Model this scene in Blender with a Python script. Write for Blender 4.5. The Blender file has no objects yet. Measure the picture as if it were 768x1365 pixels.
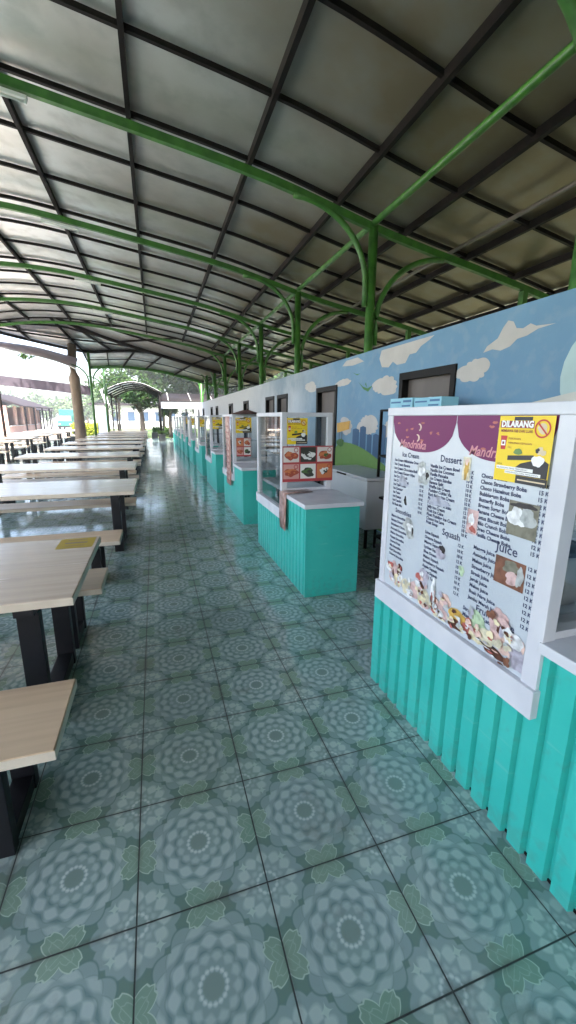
import bpy, bmesh, math, random
from mathutils import Vector, Matrix
random.seed(7)
C = bpy.context.scene.collection
SC = bpy.context.scene
R = math.radians

# ------------------------------------------------------------------ camera
F_PX, YAW, PITCH, ROLL, CAM_H = 547.6, R(17.72), R(-12.89), R(0.338), 1.6
fwd = Vector((math.sin(YAW)*math.cos(PITCH), math.cos(YAW)*math.cos(PITCH), math.sin(PITCH)))
rgt = Vector((math.cos(YAW), -math.sin(YAW), 0)); upv = rgt.cross(fwd)
rgt, upv = rgt*math.cos(ROLL)+upv*math.sin(ROLL), -rgt*math.sin(ROLL)+upv*math.cos(ROLL)
cd = bpy.data.cameras.new('camera'); cam = bpy.data.objects.new('camera', cd); C.objects.link(cam)
m3 = Matrix((rgt, upv, -fwd)).transposed()
cam.matrix_world = Matrix.Translation((0, 0, CAM_H)) @ m3.to_4x4()
cd.sensor_fit = 'HORIZONTAL'; cd.sensor_width = 36; cd.lens = F_PX/768*36
cd.clip_start = 0.02; cd.clip_end = 3000
SC.camera = cam

def at(x, y, Y):
    d = fwd + rgt*((x-384)/F_PX) - upv*((y-682.5)/F_PX)
    t = Y/d.y
    return Vector((0, 0, CAM_H)) + d*t

# ------------------------------------------------------------------ world, sun, exposure
SUN_EL, SUN_AZ = R(62), R(-158)          # azimuth measured from +Y towards +X
W = bpy.data.worlds.new("World"); SC.world = W; W.use_nodes = True
wn = W.node_tree.nodes; wl = W.node_tree.links
sky = wn.new('ShaderNodeTexSky'); sky.sky_type = 'NISHITA'; sky.sun_disc = False
sky.sun_elevation = SUN_EL; sky.sun_rotation = SUN_AZ; sky.air_density = 1.0; sky.dust_density = 5.0; sky.ozone_density = 1.0
wl.new(sky.outputs[0], wn['Background'].inputs['Color'])
wn['Background'].inputs['Strength'].default_value = 0.15
sd = bpy.data.lights.new('sun', 'SUN'); sd.energy = 3.0; sd.angle = R(0.5); sd.color = (1, .96, .9)
so = bpy.data.objects.new('sun', sd); C.objects.link(so)
sdir = Vector((math.sin(SUN_AZ)*math.cos(SUN_EL), math.cos(SUN_AZ)*math.cos(SUN_EL), math.sin(SUN_EL)))
so.rotation_euler = sdir.to_track_quat('Z', 'Y').to_euler()
vs = SC.view_settings; vs.view_transform = 'Standard'; vs.look = 'None'; vs.gamma = 1; vs.use_curve_mapping = False
vs.exposure = 3.05
SC.cycles.max_bounces = 10; SC.cycles.diffuse_bounces = 6; SC.cycles.glossy_bounces = 4
SC.cycles.transparent_max_bounces = 24
SC.cycles.use_denoising = True
SC.cycles.sample_clamp_indirect = 12
SC.cycles.caustics_reflective = False; SC.cycles.caustics_refractive = False

# ------------------------------------------------------------------ node helpers
class E:                                             # tiny expression compiler: python maths -> Math nodes
    nt = None
    def __init__(s, sock): s.s = sock
    @staticmethod
    def op(name, *a, clamp=False):
        n = E.nt.nodes.new('ShaderNodeMath'); n.operation = name; n.use_clamp = clamp
        for i, v in enumerate(a):
            if isinstance(v, E): E.nt.links.new(v.s, n.inputs[i])
            else: n.inputs[i].default_value = v
        return E(n.outputs[0])
    def __add__(a, b): return E.op('ADD', a, b)
    __radd__ = __add__
    def __sub__(a, b): return E.op('SUBTRACT', a, b)
    def __rsub__(a, b): return E.op('SUBTRACT', b, a)
    def __mul__(a, b): return E.op('MULTIPLY', a, b)
    __rmul__ = __mul__
    def __truediv__(a, b): return E.op('DIVIDE', a, b)
    def __abs__(a): return E.op('ABSOLUTE', a)
def sat(a): return E.op('ADD', a, 0.0, clamp=True)
def mx(a, b): return E.op('MAXIMUM', a, b)
def mn(a, b): return E.op('MINIMUM', a, b)
def sq(a): return E.op('SQRT', a)
def step(a, edge, w): return sat((a-edge)/w + .5)    # soft step up
def hyp(x, y): return sq(x*x + y*y)

def mat(name, col=(.5, .5, .5), rough=.5, metal=0, spec=.5, coat=0):
    m = bpy.data.materials.new(name); m.use_nodes = True
    b = m.node_tree.nodes['Principled BSDF']
    b.inputs['Base Color'].default_value = (*col, 1); b.inputs['Roughness'].default_value = rough
    b.inputs['Metallic'].default_value = metal; b.inputs['Specular IOR Level'].default_value = spec
    b.inputs['Coat Weight'].default_value = coat
    return m
def coords(m, scale=(1, 1, 1), world=True):
    nt = m.node_tree
    if world: g = nt.nodes.new('ShaderNodeNewGeometry').outputs['Position']
    else: g = nt.nodes.new('ShaderNodeTexCoord').outputs['Object']
    mp = nt.nodes.new('ShaderNodeMapping'); mp.inputs['Scale'].default_value = scale
    nt.links.new(g, mp.inputs['Vector']); return mp.outputs[0]
def noisy(name, c1, c2, rough=.5, scale=(1, 1, 1), nscale=3.0, detail=5, world=True, lo=.35, hi=.65, bump=0, rvar=0, **k):
    m = mat(name, c1, rough, **k); nt = m.node_tree; b = nt.nodes['Principled BSDF']
    v = coords(m, scale, world)
    n = nt.nodes.new('ShaderNodeTexNoise'); n.inputs['Scale'].default_value = nscale; n.inputs['Detail'].default_value = detail
    nt.links.new(v, n.inputs['Vector'])
    r = nt.nodes.new('ShaderNodeMapRange'); r.inputs[1].default_value = lo; r.inputs[2].default_value = hi
    nt.links.new(n.outputs[0], r.inputs[0])
    mxn = nt.nodes.new('ShaderNodeMix'); mxn.data_type = 'RGBA'
    mxn.inputs[6].default_value = (*c1, 1); mxn.inputs[7].default_value = (*c2, 1)
    nt.links.new(r.outputs[0], mxn.inputs[0]); nt.links.new(mxn.outputs[2], b.inputs['Base Color'])
    if rvar:
        rr = nt.nodes.new('ShaderNodeMapRange'); rr.inputs[3].default_value = rough; rr.inputs[4].default_value = rough+rvar
        nt.links.new(r.outputs[0], rr.inputs[0]); nt.links.new(rr.outputs[0], b.inputs['Roughness'])
    if bump:
        bp = nt.nodes.new('ShaderNodeBump'); bp.inputs['Strength'].default_value = 1; bp.inputs['Distance'].default_value = bump
        nt.links.new(n.outputs[0], bp.inputs['Height']); nt.links.new(bp.outputs[0], b.inputs['Normal'])
    return m

# ------------------------------------------------------------------ mesh helpers
class MB:
    def __init__(s): s.bm = bmesh.new()
    def face(s, pts):
        try: return s.bm.faces.new([s.bm.verts.new(p) for p in pts])
        except ValueError: pass
    def box(s, x0, x1, y0, y1, z0, z1, bev=0):
        b = s.bm
        v = [b.verts.new((x, y, z)) for z in (z0, z1) for y in (y0, y1) for x in (x0, x1)]
        fs = [b.faces.new([v[i] for i in q]) for q in ((0, 2, 3, 1), (4, 5, 7, 6), (0, 1, 5, 4), (2, 6, 7, 3), (0, 4, 6, 2), (1, 3, 7, 5))]
        if bev:
            es = list({e for f in fs for e in f.edges})
            bmesh.ops.bevel(b, geom=es, offset=bev, segments=2, affect='EDGES', profile=.6)
        return s
    def tube(s, pts, r, n=10, rads=None, cap=True):
        pts = [Vector(p) for p in pts]; b = s.bm; rings = []
        up = Vector((0, 0, 1))
        for i, p in enumerate(pts):
            t = (pts[min(i+1, len(pts)-1)] - pts[max(i-1, 0)]).normalized()
            a = t.cross(up)
            if a.length < .05: a = t.cross(Vector((1, 0, 0)))
            a.normalize(); c = a.cross(t).normalized(); rr = rads[i] if rads else r
            rings.append([b.verts.new(p + a*rr*math.cos(2*math.pi*k/n) + c*rr*math.sin(2*math.pi*k/n)) for k in range(n)])
        for i in range(len(rings)-1):
            for k in range(n):
                f = b.faces.new((rings[i][k], rings[i][(k+1) % n], rings[i+1][(k+1) % n], rings[i+1][k])); f.smooth = True
        if cap:
            b.faces.new(rings[0][::-1]); b.faces.new(rings[-1])
        return s
    def bar(s, pts, w, h):                           # rectangular section sweep, h vertical
        pts = [Vector(p) for p in pts]; b = s.bm; rings = []
        for i, p in enumerate(pts):
            t = (pts[min(i+1, len(pts)-1)] - pts[max(i-1, 0)]).normalized()
            a = t.cross(Vector((0, 0, 1)))
            if a.length < .05: a = Vector((1, 0, 0))
            a.normalize(); c = a.cross(t).normalized()
            rings.append([b.verts.new(p + a*w/2*sx + c*h/2*sz) for sx, sz in ((-1, -1), (1, -1), (1, 1), (-1, 1))])
        for i in range(len(rings)-1):
            for k in range(4): b.faces.new((rings[i][k], rings[i][(k+1) % 4], rings[i+1][(k+1) % 4], rings[i+1][k]))
        b.faces.new(rings[0][::-1]); b.faces.new(rings[-1]); return s
    def loft(s, rows, thick=.0):
        b = s.bm; vs = [[b.verts.new(p) for p in r] for r in rows]
        for i in range(len(vs)-1):
            for k in range(len(vs[0])-1):
                f = b.faces.new((vs[i][k], vs[i][k+1], vs[i+1][k+1], vs[i+1][k])); f.smooth = True
        return s
    def build(s, name, m, parent=None, loc=None, solid=0):
        me = bpy.data.meshes.new(name)
        bmesh.ops.recalc_face_normals(s.bm, faces=s.bm.faces[:])
        s.bm.to_mesh(me); s.bm.free()
        if m: me.materials.append(m)
        o = bpy.data.objects.new(name, me); C.objects.link(o)
        if parent: o.parent = parent
        if loc: o.location = loc
        if solid:
            md = o.modifiers.new('solid', 'SOLIDIFY'); md.thickness = solid; md.offset = 1
        return o
def tag(o, label, cat, group=None, kind=None):
    if label: o['label'] = label
    if cat: o['category'] = cat
    if group: o['group'] = group
    if kind: o['kind'] = kind
    return o
def thing(name, label, cat, loc=(0, 0, 0), group=None):
    o = bpy.data.objects.new(name, None); C.objects.link(o); o.location = loc
    return tag(o, label, cat, group)
def struct(o): o['kind'] = 'structure'; return o
def copy_tree(o, parent=None):
    c = o.copy(); C.objects.link(c)
    if parent: c.parent = parent
    for ch in list(o.children): copy_tree(ch, c)
    return c
_font = {}
def text_polys(body, size, bold=0.0, shear=0.0):
    k = (body, size, bold, shear)
    if k in _font: return _font[k]
    cu = bpy.data.curves.new('t', 'FONT'); cu.body = body; cu.size = size; cu.resolution_u = 2; cu.offset = bold; cu.shear = shear
    ob = bpy.data.objects.new('t', cu); C.objects.link(ob)
    dg = bpy.context.evaluated_depsgraph_get(); me = bpy.data.meshes.new_from_object(ob.evaluated_get(dg))
    res = ([tuple(v.co) for v in me.vertices], [tuple(p.vertices) for p in me.polygons])
    bpy.data.objects.remove(ob); bpy.data.curves.remove(cu); bpy.data.meshes.remove(me)
    _font[k] = res; return res
class Panel:                                         # 2-D drawing surface: u right, v up, off = distance in front
    def __init__(s, origin, udir, vdir, ndir):
        s.o, s.u, s.v, s.n = Vector(origin), Vector(udir), Vector(vdir), Vector(ndir)
        s.layers = {}
    def pt(s, u, v, off): return s.o + s.u*u + s.v*v + s.n*off
    def mb(s, key): return s.layers.setdefault(key, MB())
    def poly(s, key, pts, off): s.mb(key).face([s.pt(u, v, off) for u, v in pts])
    def rect(s, key, u0, u1, v0, v1, off): s.poly(key, [(u0, v0), (u1, v0), (u1, v1), (u0, v1)], off)
    def text(s, key, body, u, v, size, off, bold=0.0, shear=0.0, width=None, ang=0):
        vs_, fs_ = text_polys(body, size, bold, shear)
        if not vs_: return
        k = 1.0
        if width: k = width/max(v_[0] for v_ in vs_)
        ca, sa = math.cos(ang), math.sin(ang); b = s.mb(key).bm
        vv = [b.verts.new(s.pt(u + (x*k*ca - y*sa), v + (x*k*sa + y*ca), off)) for x, y, z in vs_]
        for f in fs_:
            try: b.faces.new([vv[i] for i in f])
            except ValueError: pass
    def ring(s, key, u, v, r0, r1, off, n=28):
        for i in range(n):
            a, b = 2*math.pi*i/n, 2*math.pi*(i+1)/n
            s.poly(key, [(u+r0*math.cos(a), v+r0*math.sin(a)), (u+r1*math.cos(a), v+r1*math.sin(a)), (u+r1*math.cos(b), v+r1*math.sin(b)), (u+r0*math.cos(b), v+r0*math.sin(b))], off)
    def blob(s, key, u, v, ru, rv, off, seed=0, rug=.15, n=22, k=0):
        rn = random.Random(seed); ph = [rn.uniform(0, 6.28) for _ in range(4)]
        pts = []
        for i in range(n):
            a = 2*math.pi*i/n
            w = 1 + rug*(math.sin(2*a+ph[0])*.5 + math.sin(3*a+ph[1])*.4 + math.sin(5*a+ph[2])*.3 + math.sin(7*a+ph[3])*.2)
            if k: w = 1 - rug + rug*abs(math.sin(k*a/2+ph[0]))*1.6
            pts.append((u+ru*w*math.cos(a), v+rv*w*math.sin(a)))
        s.poly(key, pts, off)

# ------------------------------------------------------------------ materials
def floor_mat():
    m = mat('patterned_ceramic_tile', rough=.12, spec=.5); nt = m.node_tree; E.nt = nt; b = nt.nodes['Principled BSDF']
    g = nt.nodes.new('ShaderNodeNewGeometry'); sp = nt.nodes.new('ShaderNodeSeparateXYZ'); nt.links.new(g.outputs['Position'], sp.inputs[0])
    S = .435
    X = (E(sp.outputs[0]) - .28)/S; Y = (E(sp.outputs[1]) - 1.09)/S
    fx = E.op('FLOOR', X); fy = E.op('FLOOR', Y)
    px = X - fx - .5; py = Y - fy - .5
    r = hyp(px, py); a = E.op('ARCTAN2', py, px)
    def ringblob(r, a, rad, w, N, ph=0.0, p=.5):     # N petals on a ring
        c = E.op('COSINE', a*N + ph)*.5 + .5
        wid = w*E.op('POWER', c, p)
        return step(wid - abs(r - rad), 0.006, .028)
    def ringline(r, a, rad, amp, N, ph, th):          # scalloped line
        R_ = abs(E.op('COSINE', a*(N/2) + ph))*amp + rad
        return 1 - step(abs(r - R_), th, .008), R_
    wn_ = nt.nodes.new('ShaderNodeTexWhiteNoise'); wn_.noise_dimensions = '2D'
    cb = nt.nodes.new('ShaderNodeCombineXYZ'); nt.links.new(fx.s, cb.inputs[0]); nt.links.new(fy.s, cb.inputs[1]); nt.links.new(cb.outputs[0], wn_.inputs['Vector'])
    # large centre rosette
    R1 = abs(E.op('COSINE', a*6.0))*.062 + .378
    out1 = 1 - step(abs(r - R1), .006, .012)
    inside = step(R1 - r, 0.0, .015)
    light = mx(ringblob(r, a, .255, .050, 12, 0.0, .6), ringblob(r, a, .160, .034, 12, math.pi, .6)*.8)
    light = mx(light, ringblob(r, a, .350, .040, 12, math.pi, .8)*.8)
    dk = mx(ringblob(r, a, .295, .022, 12, math.pi, .8), ringblob(r, a, .205, .020, 12, math.pi, .8))
    def scal(r, a, rad, amp, N, ph, th): return 1 - step(abs(r - (abs(E.op('COSINE', a*(N/2) + ph))*amp + rad)), th, .007)
    fil = mx(mx(scal(r, a, .282, .030, 12, 0.0, .003), scal(r, a, .178, .028, 12, math.pi/2, .003)), scal(r, a, .345, .045, 12, math.pi/2, .003))
    beads = ringblob(r, a, .090, .014, 16, 0.0, .35)
    core = step(.070 - r, 0.0, .01)
    # corner rosette
    cx = .5 - abs(px); cy = .5 - abs(py); rc = hyp(cx, cy); ac = E.op('ARCTAN2', cy, cx)
    Rc = abs(E.op('COSINE', ac*6.0))*.040 + .282
    out2 = 1 - step(abs(rc - Rc), .005, .012)
    inside2 = step(Rc - rc, 0.0, .015)
    light2 = mx(ringblob(rc, ac, .198, .055, 12, 0.0, .45), ringblob(rc, ac, .12, .024, 12, math.pi, .7)*.6)
    beads2 = ringblob(rc, ac, .078, .014, 12, 0.0, .35)
    # butterfly star on each edge, small stars on the diagonals
    ap, aq = abs(px), abs(py); mm = mx(ap, aq); nn = mn(ap, aq); ex = .5 - mm; ey = nn
    re = hyp(ex, ey); ae = E.op('ARCTAN2', ey, ex)
    tri = 1 - abs(E.op('PINGPONG', ae/(math.pi/4), 1.0) - 1)
    Re = .085 + .125*tri - .030*step(tri, .72, .2)
    fly = step(Re - re, 0.0, .010); flyl = 1 - step(abs(re - Re), .0055, .006)
    fl2 = mx(1 - step(abs(ex - ey*.9 - .012), .003, .006), 1 - step(abs(re - Re*.62), .0035, .006))*fly
    dx = abs(ap - .335); dy = abs(aq - .335)
    star = step(.105 - (sq(dx) + sq(dy))*.45, 0.0, .012)
    grout = mx(step(ap, .4945, .003), step(aq, .4945, .003))
    def mixc(fac, ca, cb_):
        n = nt.nodes.new('ShaderNodeMix'); n.data_type = 'RGBA'; nt.links.new(fac.s, n.inputs[0])
        for i, c in ((6, ca), (7, cb_)):
            if isinstance(c, tuple): n.inputs[i].default_value = (*c, 1)
            else: nt.links.new(c, n.inputs[i])
        return n.outputs[2]
    ns = nt.nodes.new('ShaderNodeTexNoise'); ns.inputs['Scale'].default_value = 5.0; ns.inputs['Detail'].default_value = 4; nt.links.new(g.outputs['Position'], ns.inputs['Vector'])
    tone = sat(E(wn_.outputs['Value'])*.6 + (E(ns.outputs[0])-.5)*1.6 + .2)
    ros = mixc(tone, (.19, .275, .25), (.215, .285, .29))
    c = mixc(sat(E(ns.outputs[0])), (.095, .165, .14), (.125, .20, .17))
    c = mixc(inside2, c, ros); c = mixc(light2*.62*inside2, c, (.41, .49, .46)); c = mixc(beads2, c, (.50, .57, .55)); c = mixc(out2*.7, c, (.085, .16, .14))
    c = mixc(inside, c, ros); c = mixc(light*.60*inside, c, (.41, .485, .475)); c = mixc(dk*.65*inside, c, (.10, .17, .17)); c = mixc(fil*.42*inside, c, (.085, .155, .15))
    c = mixc(core, c, (.17, .235, .215)); c = mixc(beads, c, (.56, .62, .60)); c = mixc(out1*.7, c, (.075, .145, .13))
    c = mixc(fly, c, mixc(tone, (.145, .245, .19), (.20, .28, .22))); c = mixc(fl2*.5, c, (.31, .40, .34)); c = mixc(flyl*.85, c, (.35, .45, .38)); c = mixc(star*.8, c, (.35, .45, .40))
    n2 = nt.nodes.new('ShaderNodeTexNoise'); n2.inputs['Scale'].default_value = .9; n2.inputs['Detail'].default_value = 6; nt.links.new(g.outputs['Position'], n2.inputs['Vector'])
    grime = step(E(n2.outputs[0]), .56, .25)
    c = mixc(sat(E(wn_.outputs['Value'])*1.4 - .9)*.35, c, (.10, .15, .135))
    n4 = nt.nodes.new('ShaderNodeTexNoise'); n4.inputs['Scale'].default_value = 2.6; n4.inputs['Detail'].default_value = 9; n4.inputs['Roughness'].default_value = .7; nt.links.new(g.outputs['Position'], n4.inputs['Vector'])
    c = mixc(step(E(n4.outputs[0]), .60, .10)*.35, c, (.13, .13, .11))
    c = mixc(grime*.30, c, (.10, .12, .10))
    edge = mx(step(ap, .478, .03), step(aq, .478, .03))*step(E(n4.outputs[0]), .50, .2)
    c = mixc(edge*.5, c, (.06, .065, .055))
    c = mixc(grout, c, (.018, .024, .022))
    hs = nt.nodes.new('ShaderNodeHueSaturation'); hs.inputs['Saturation'].default_value = 1.0; hs.inputs['Value'].default_value = 1.22; nt.links.new(c, hs.inputs['Color']); c = hs.outputs[0]
    nt.links.new(c, b.inputs['Base Color'])
    rough = .07 + grime*.09 + step(E(n4.outputs[0]), .60, .10)*.10 + grout*.5 + E(ns.outputs[0])*.05
    nt.links.new(rough.s, b.inputs['Roughness'])
    n3 = nt.nodes.new('ShaderNodeTexNoise'); n3.inputs['Scale'].default_value = 5; n3.inputs['Detail'].default_value = 2; nt.links.new(g.outputs['Position'], n3.inputs['Vector'])
    h = (E(wn_.outputs['Value'])*px*.007) + E(n3.outputs[0])*.0010 - grout*.004 + light*inside*.0003
    bp = nt.nodes.new('ShaderNodeBump'); bp.inputs['Strength'].default_value = 1; bp.inputs['Distance'].default_value = .35
    nt.links.new(h.s, bp.inputs['Height']); nt.links.new(bp.outputs[0], b.inputs['Normal'])
    return m

M_floor = floor_mat()
def turq_mat():
    m = noisy('turquoise_paint', (.026, .40, .345), (.04, .44, .375), .32, nscale=3.5, detail=9, rvar=.16); nt = m.node_tree; E.nt = nt; b = nt.nodes['Principled BSDF']
    src = b.inputs['Base Color'].links[0].from_socket
    g = nt.nodes.new('ShaderNodeNewGeometry'); sp = nt.nodes.new('ShaderNodeSeparateXYZ'); nt.links.new(g.outputs['Position'], sp.inputs[0])
    n1 = nt.nodes.new('ShaderNodeTexNoise'); n1.inputs['Scale'].default_value = 22; n1.inputs['Detail'].default_value = 8; nt.links.new(g.outputs['Position'], n1.inputs['Vector'])
    mp = nt.nodes.new('ShaderNodeMapping'); mp.inputs['Scale'].default_value = (3, 3, 40); mp.inputs['Rotation'].default_value = (.3, 0, 0); nt.links.new(g.outputs['Position'], mp.inputs['Vector'])
    n2 = nt.nodes.new('ShaderNodeTexNoise'); n2.inputs['Scale'].default_value = 1.6; n2.inputs['Detail'].default_value = 6; nt.links.new(mp.outputs[0], n2.inputs['Vector'])
    splash = step(E(n1.outputs[0]) + sat(1 - E(sp.outputs[2])/.22)*.22, .66, .14)
    scuff = step(E(n2.outputs[0]), .66, .05)
    def mixc(fac, ca, cb_):
        n = nt.nodes.new('ShaderNodeMix'); n.data_type = 'RGBA'; nt.links.new(fac.s, n.inputs[0]); nt.links.new(ca, n.inputs[6]); n.inputs[7].default_value = (*cb_, 1); return n.outputs[2]
    c = mixc(splash*.22, src, (.10, .16, .13)); c = mixc(scuff*.22, c, (.22, .50, .45))
    nt.links.new(c, b.inputs['Base Color']); return m
M_turq = turq_mat()
M_white = noisy('white_paint', (.60, .60, .63), (.53, .53, .57), .3, nscale=6, rvar=.1)
M_green = noisy('green_enamel', (.045, .155, .020), (.026, .100, .014), .35, nscale=7, rvar=.2)
M_darkm = noisy('dark_steel_paint', (.006, .005, .005), (.013, .009, .008), .6, nscale=8, spec=.12)
M_black = noisy('black_leg_paint', (.004, .0045, .007), (.009, .009, .012), .4, nscale=8, spec=.25)
M_pipe = mat('aluminium_pipe', (.55, .52, .48), .35, .6)
M_cond = mat('dull_conduit', (.16, .14, .12), .4, .5)
def roof_mat():
    m = mat('galvanised_roof_sheet', rough=.36, metal=.6); nt = m.node_tree; E.nt = nt; b = nt.nodes['Principled BSDF']
    g = nt.nodes.new('ShaderNodeNewGeometry'); sp = nt.nodes.new('ShaderNodeSeparateXYZ'); nt.links.new(g.outputs['Position'], sp.inputs[0])
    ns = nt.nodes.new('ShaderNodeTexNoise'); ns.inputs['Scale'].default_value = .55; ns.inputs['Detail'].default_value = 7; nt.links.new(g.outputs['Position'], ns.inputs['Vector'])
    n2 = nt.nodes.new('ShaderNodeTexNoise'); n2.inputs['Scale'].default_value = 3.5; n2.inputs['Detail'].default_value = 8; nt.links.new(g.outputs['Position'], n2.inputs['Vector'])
    right_shade = sat((E(sp.outputs[0])+1.7)*.20 + (E(ns.outputs[0])-.5)*1.6)  # light falloff painted into the sheet colour, browner and darker towards the right
    mixn = nt.nodes.new('ShaderNodeMix'); mixn.data_type = 'RGBA'; nt.links.new(right_shade.s, mixn.inputs[0])
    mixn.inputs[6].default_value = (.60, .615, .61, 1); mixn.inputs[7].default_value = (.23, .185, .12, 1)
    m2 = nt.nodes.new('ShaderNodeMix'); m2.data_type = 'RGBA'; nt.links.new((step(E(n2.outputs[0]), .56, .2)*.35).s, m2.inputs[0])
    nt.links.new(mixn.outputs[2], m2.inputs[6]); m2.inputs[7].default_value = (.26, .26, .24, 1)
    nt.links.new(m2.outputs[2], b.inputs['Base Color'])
    h = E.op('SINE', E(sp.outputs[1])*5.6)*.010 + E(ns.outputs[0])*.013
    bp = nt.nodes.new('ShaderNodeBump'); bp.inputs['Strength'].default_value = .6; bp.inputs['Distance'].default_value = 1
    nt.links.new(h.s, bp.inputs['Height']); nt.links.new(bp.outputs[0], b.inputs['Normal'])
    return m
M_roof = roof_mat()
M_wood = noisy('pale_laminate', (.60, .48, .37), (.47, .36, .27), .2, scale=(.7, 14, 14), nscale=1.6, detail=6, lo=.4, hi=.72, rvar=.08, world=False)
M_woodb = noisy('bench_laminate', (.60, .44, .29), (.47, .33, .215), .3, scale=(.6, 11, 11), nscale=1.5, detail=6, lo=.4, hi=.72, rvar=.1, world=False)
M_edge = noisy('laminate_edge', (.66, .57, .47), (.58, .49, .40), .4, nscale=9)
M_glass = mat('clear_glass')
def glassify(m, tint=(.9, .93, .93), ior=1.5):
    nt = m.node_tree; nt.nodes.remove(nt.nodes['Principled BSDF']); out = nt.nodes['Material Output']
    t = nt.nodes.new('ShaderNodeBsdfTransparent'); t.inputs[0].default_value = (*tint, 1)
    gl = nt.nodes.new('ShaderNodeBsdfGlossy'); gl.inputs['Roughness'].default_value = .03
    lw = nt.nodes.new('ShaderNodeLayerWeight'); lw.inputs[0].default_value = .5; E.nt = nt
    fc = E(lw.outputs['Facing']); fr = E.op('POWER', fc, 3.5)*.75 + .05
    mi = nt.nodes.new('ShaderNodeMixShader'); nt.links.new(fr.s, mi.inputs[0]); nt.links.new(t.outputs[0], mi.inputs[1]); nt.links.new(gl.outputs[0], mi.inputs[2])
    nt.links.new(mi.outputs[0], out.inputs['Surface'])
glassify(M_glass)
M_conc = noisy('pale_concrete', (.42, .41, .40), (.50, .48, .46), .8, nscale=.6, detail=8)
M_road = noisy('sunlit_road', (.36, .355, .35), (.44, .43, .42), .8, nscale=.5, detail=8, bump=.004)
M_ground = noisy('dry_ground', (.30, .30, .24), (.22, .26, .15), .9, nscale=.15, detail=8)
M_lawn = noisy('lawn', (.05, .09, .015), (.08, .12, .025), .9, nscale=1.2, detail=8, bump=.03)
M_shadow_grout = mat('dark_gap', (.02, .02, .02), .7)
flat_cache = {}
def flat(name, col, rough=.45):
    if name not in flat_cache: flat_cache[name] = mat(name, col, rough)
    return flat_cache[name]

# ------------------------------------------------------------------ setting: ground, road, floor
g = MB(); g.face([(-300, -120, -.20), (300, -120, -.20), (300, 400, -.20), (-300, 400, -.20)]); struct(g.build('ground', M_ground))
g = MB(); g.face([(-26, -60, -.185), (-7.2, -60, -.185), (-7.2, 140, -.185), (-26, 140, -.185)]); struct(g.build('road', M_road))
g = MB(); g.face([(-11, 34.4, -.19), (12, 34.4, -.19), (12, 37.2, -.19), (-11, 37.2, -.19)]); struct(g.build('path', M_conc))
g = MB(); g.face([(-6.9, 37.4, -.18), (14, 37.4, -.18), (14, 70, -.18), (-6.9, 70, -.18)]); struct(g.build('lawn', M_lawn))
g = MB(); g.face([(-40, -60, -.17), (-7.17, -60, -.17), (-7.17, 3.5, -.17), (-40, 3.5, -.17)]); struct(g.build('unseen_bounce_cut', noisy('bounce_cut_dark', (.03, .06, .015), (.05, .085, .02), .9, nscale=1.2, detail=8, bump=.03)))  # added out-of-view dark ground, cuts the light bounced up to the roof
g = MB(); g.box(-7.0, 7.2, -22, 34, -.19, -.004); struct(g.build('floor_slab', M_conc))
g = MB(); g.face([(-7.0, -22, 0), (7.2, -22, 0), (7.2, 34, 0), (-7.0, 34, 0)]); struct(g.build('tile_floor', M_floor))
g = MB(); g.box(-7.16, -7.0, -22, 34, -.19, .004, .01); struct(g.build('kerb', M_conc))

# ------------------------------------------------------------------ the pavilion
BP = [(-6.1, 4.85), (-5.2, 5.05), (-4.3, 5.2), (-3.4, 5.25), (-2.35, 5.24), (-1.7, 5.17), (-.16, 4.95), (1.34, 4.72), (2.17, 4.55), (3.1, 4.30), (4.0, 4.12), (5.1, 3.93), (6.1, 3.74), (6.5, 3.66), (7.2, 3.50)]
def zb(x):
    if x <= BP[0][0]: return BP[0][1]
    for (x0, z0), (x1, z1) in zip(BP, BP[1:]):
        if x <= x1: return z0 + (z1-z0)*(x-x0)/(x1-x0)
    return BP[-1][1]
def zbs(x): return (zb(x-.5) + zb(x-.25) + zb(x) + zb(x+.25) + zb(x+.5))/5
XS = [-6.1 + 13.2*i/44 for i in range(45)]
COLS = [-.72 + 3.37*k for k in range(-6, 7)]          # main column lines up to Y 19.5
Y0, Y1 = -21.2, 19.7
pav = thing('pavilion', 'long arched canopy of green steel columns and grey roof sheets over the tiled walkway', 'pavilion')
XG = -6.05
sheet_ys = sorted(set([Y0] + [c for c in COLS if Y0 < c < Y1] + [Y1]))
PUR = [-6.05, -5.6, -4.45, -2.95, -1.44, -.07, 1.40, 2.68, 3.78, 4.95, 5.95, 6.85]
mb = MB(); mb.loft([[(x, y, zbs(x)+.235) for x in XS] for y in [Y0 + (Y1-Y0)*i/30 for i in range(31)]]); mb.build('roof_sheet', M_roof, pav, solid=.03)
for x in PUR:
    mb = MB(); mb.bar([(x, Y0, zbs(x)+.17), (x, Y1, zbs(x)+.17)], .055, .10); mb.build('purlin', M_darkm, pav)
for i, yc in enumerate(COLS):
    mb = MB(); mb.bar([(x, yc, zbs(x)+.0) for x in XS], .07, .095); mb.build('arched_beam', M_green, pav)
    mb = MB(); mb.bar([(x, yc+.11, zbs(x)+.19) for x in XS], .05, .05); mb.build('rafter', M_darkm, pav)
    if yc < 19:
        for k in (1/3, 2/3):
            mb = MB(); mb.bar([(x, yc+3.37*k+.06, zbs(x)+.19) for x in XS], .042, .05); mb.build('rafter', M_darkm, pav)
def bracket(mb, X, y, side, ztop, drop=1.05, span=1.15, rad=.034):
    pts = []
    for k in range(13):
        t = k/12*math.pi/2
        x = X + side*(.10 + (span)*(1-math.cos(t))); z = ztop - drop*(1-math.sin(t))
        pts.append((x, y, z))
    pts = [(X + side*.10, y, ztop-drop-.30)] + pts
    mb.tube(pts, rad, 8)
CX = 3.2
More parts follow.
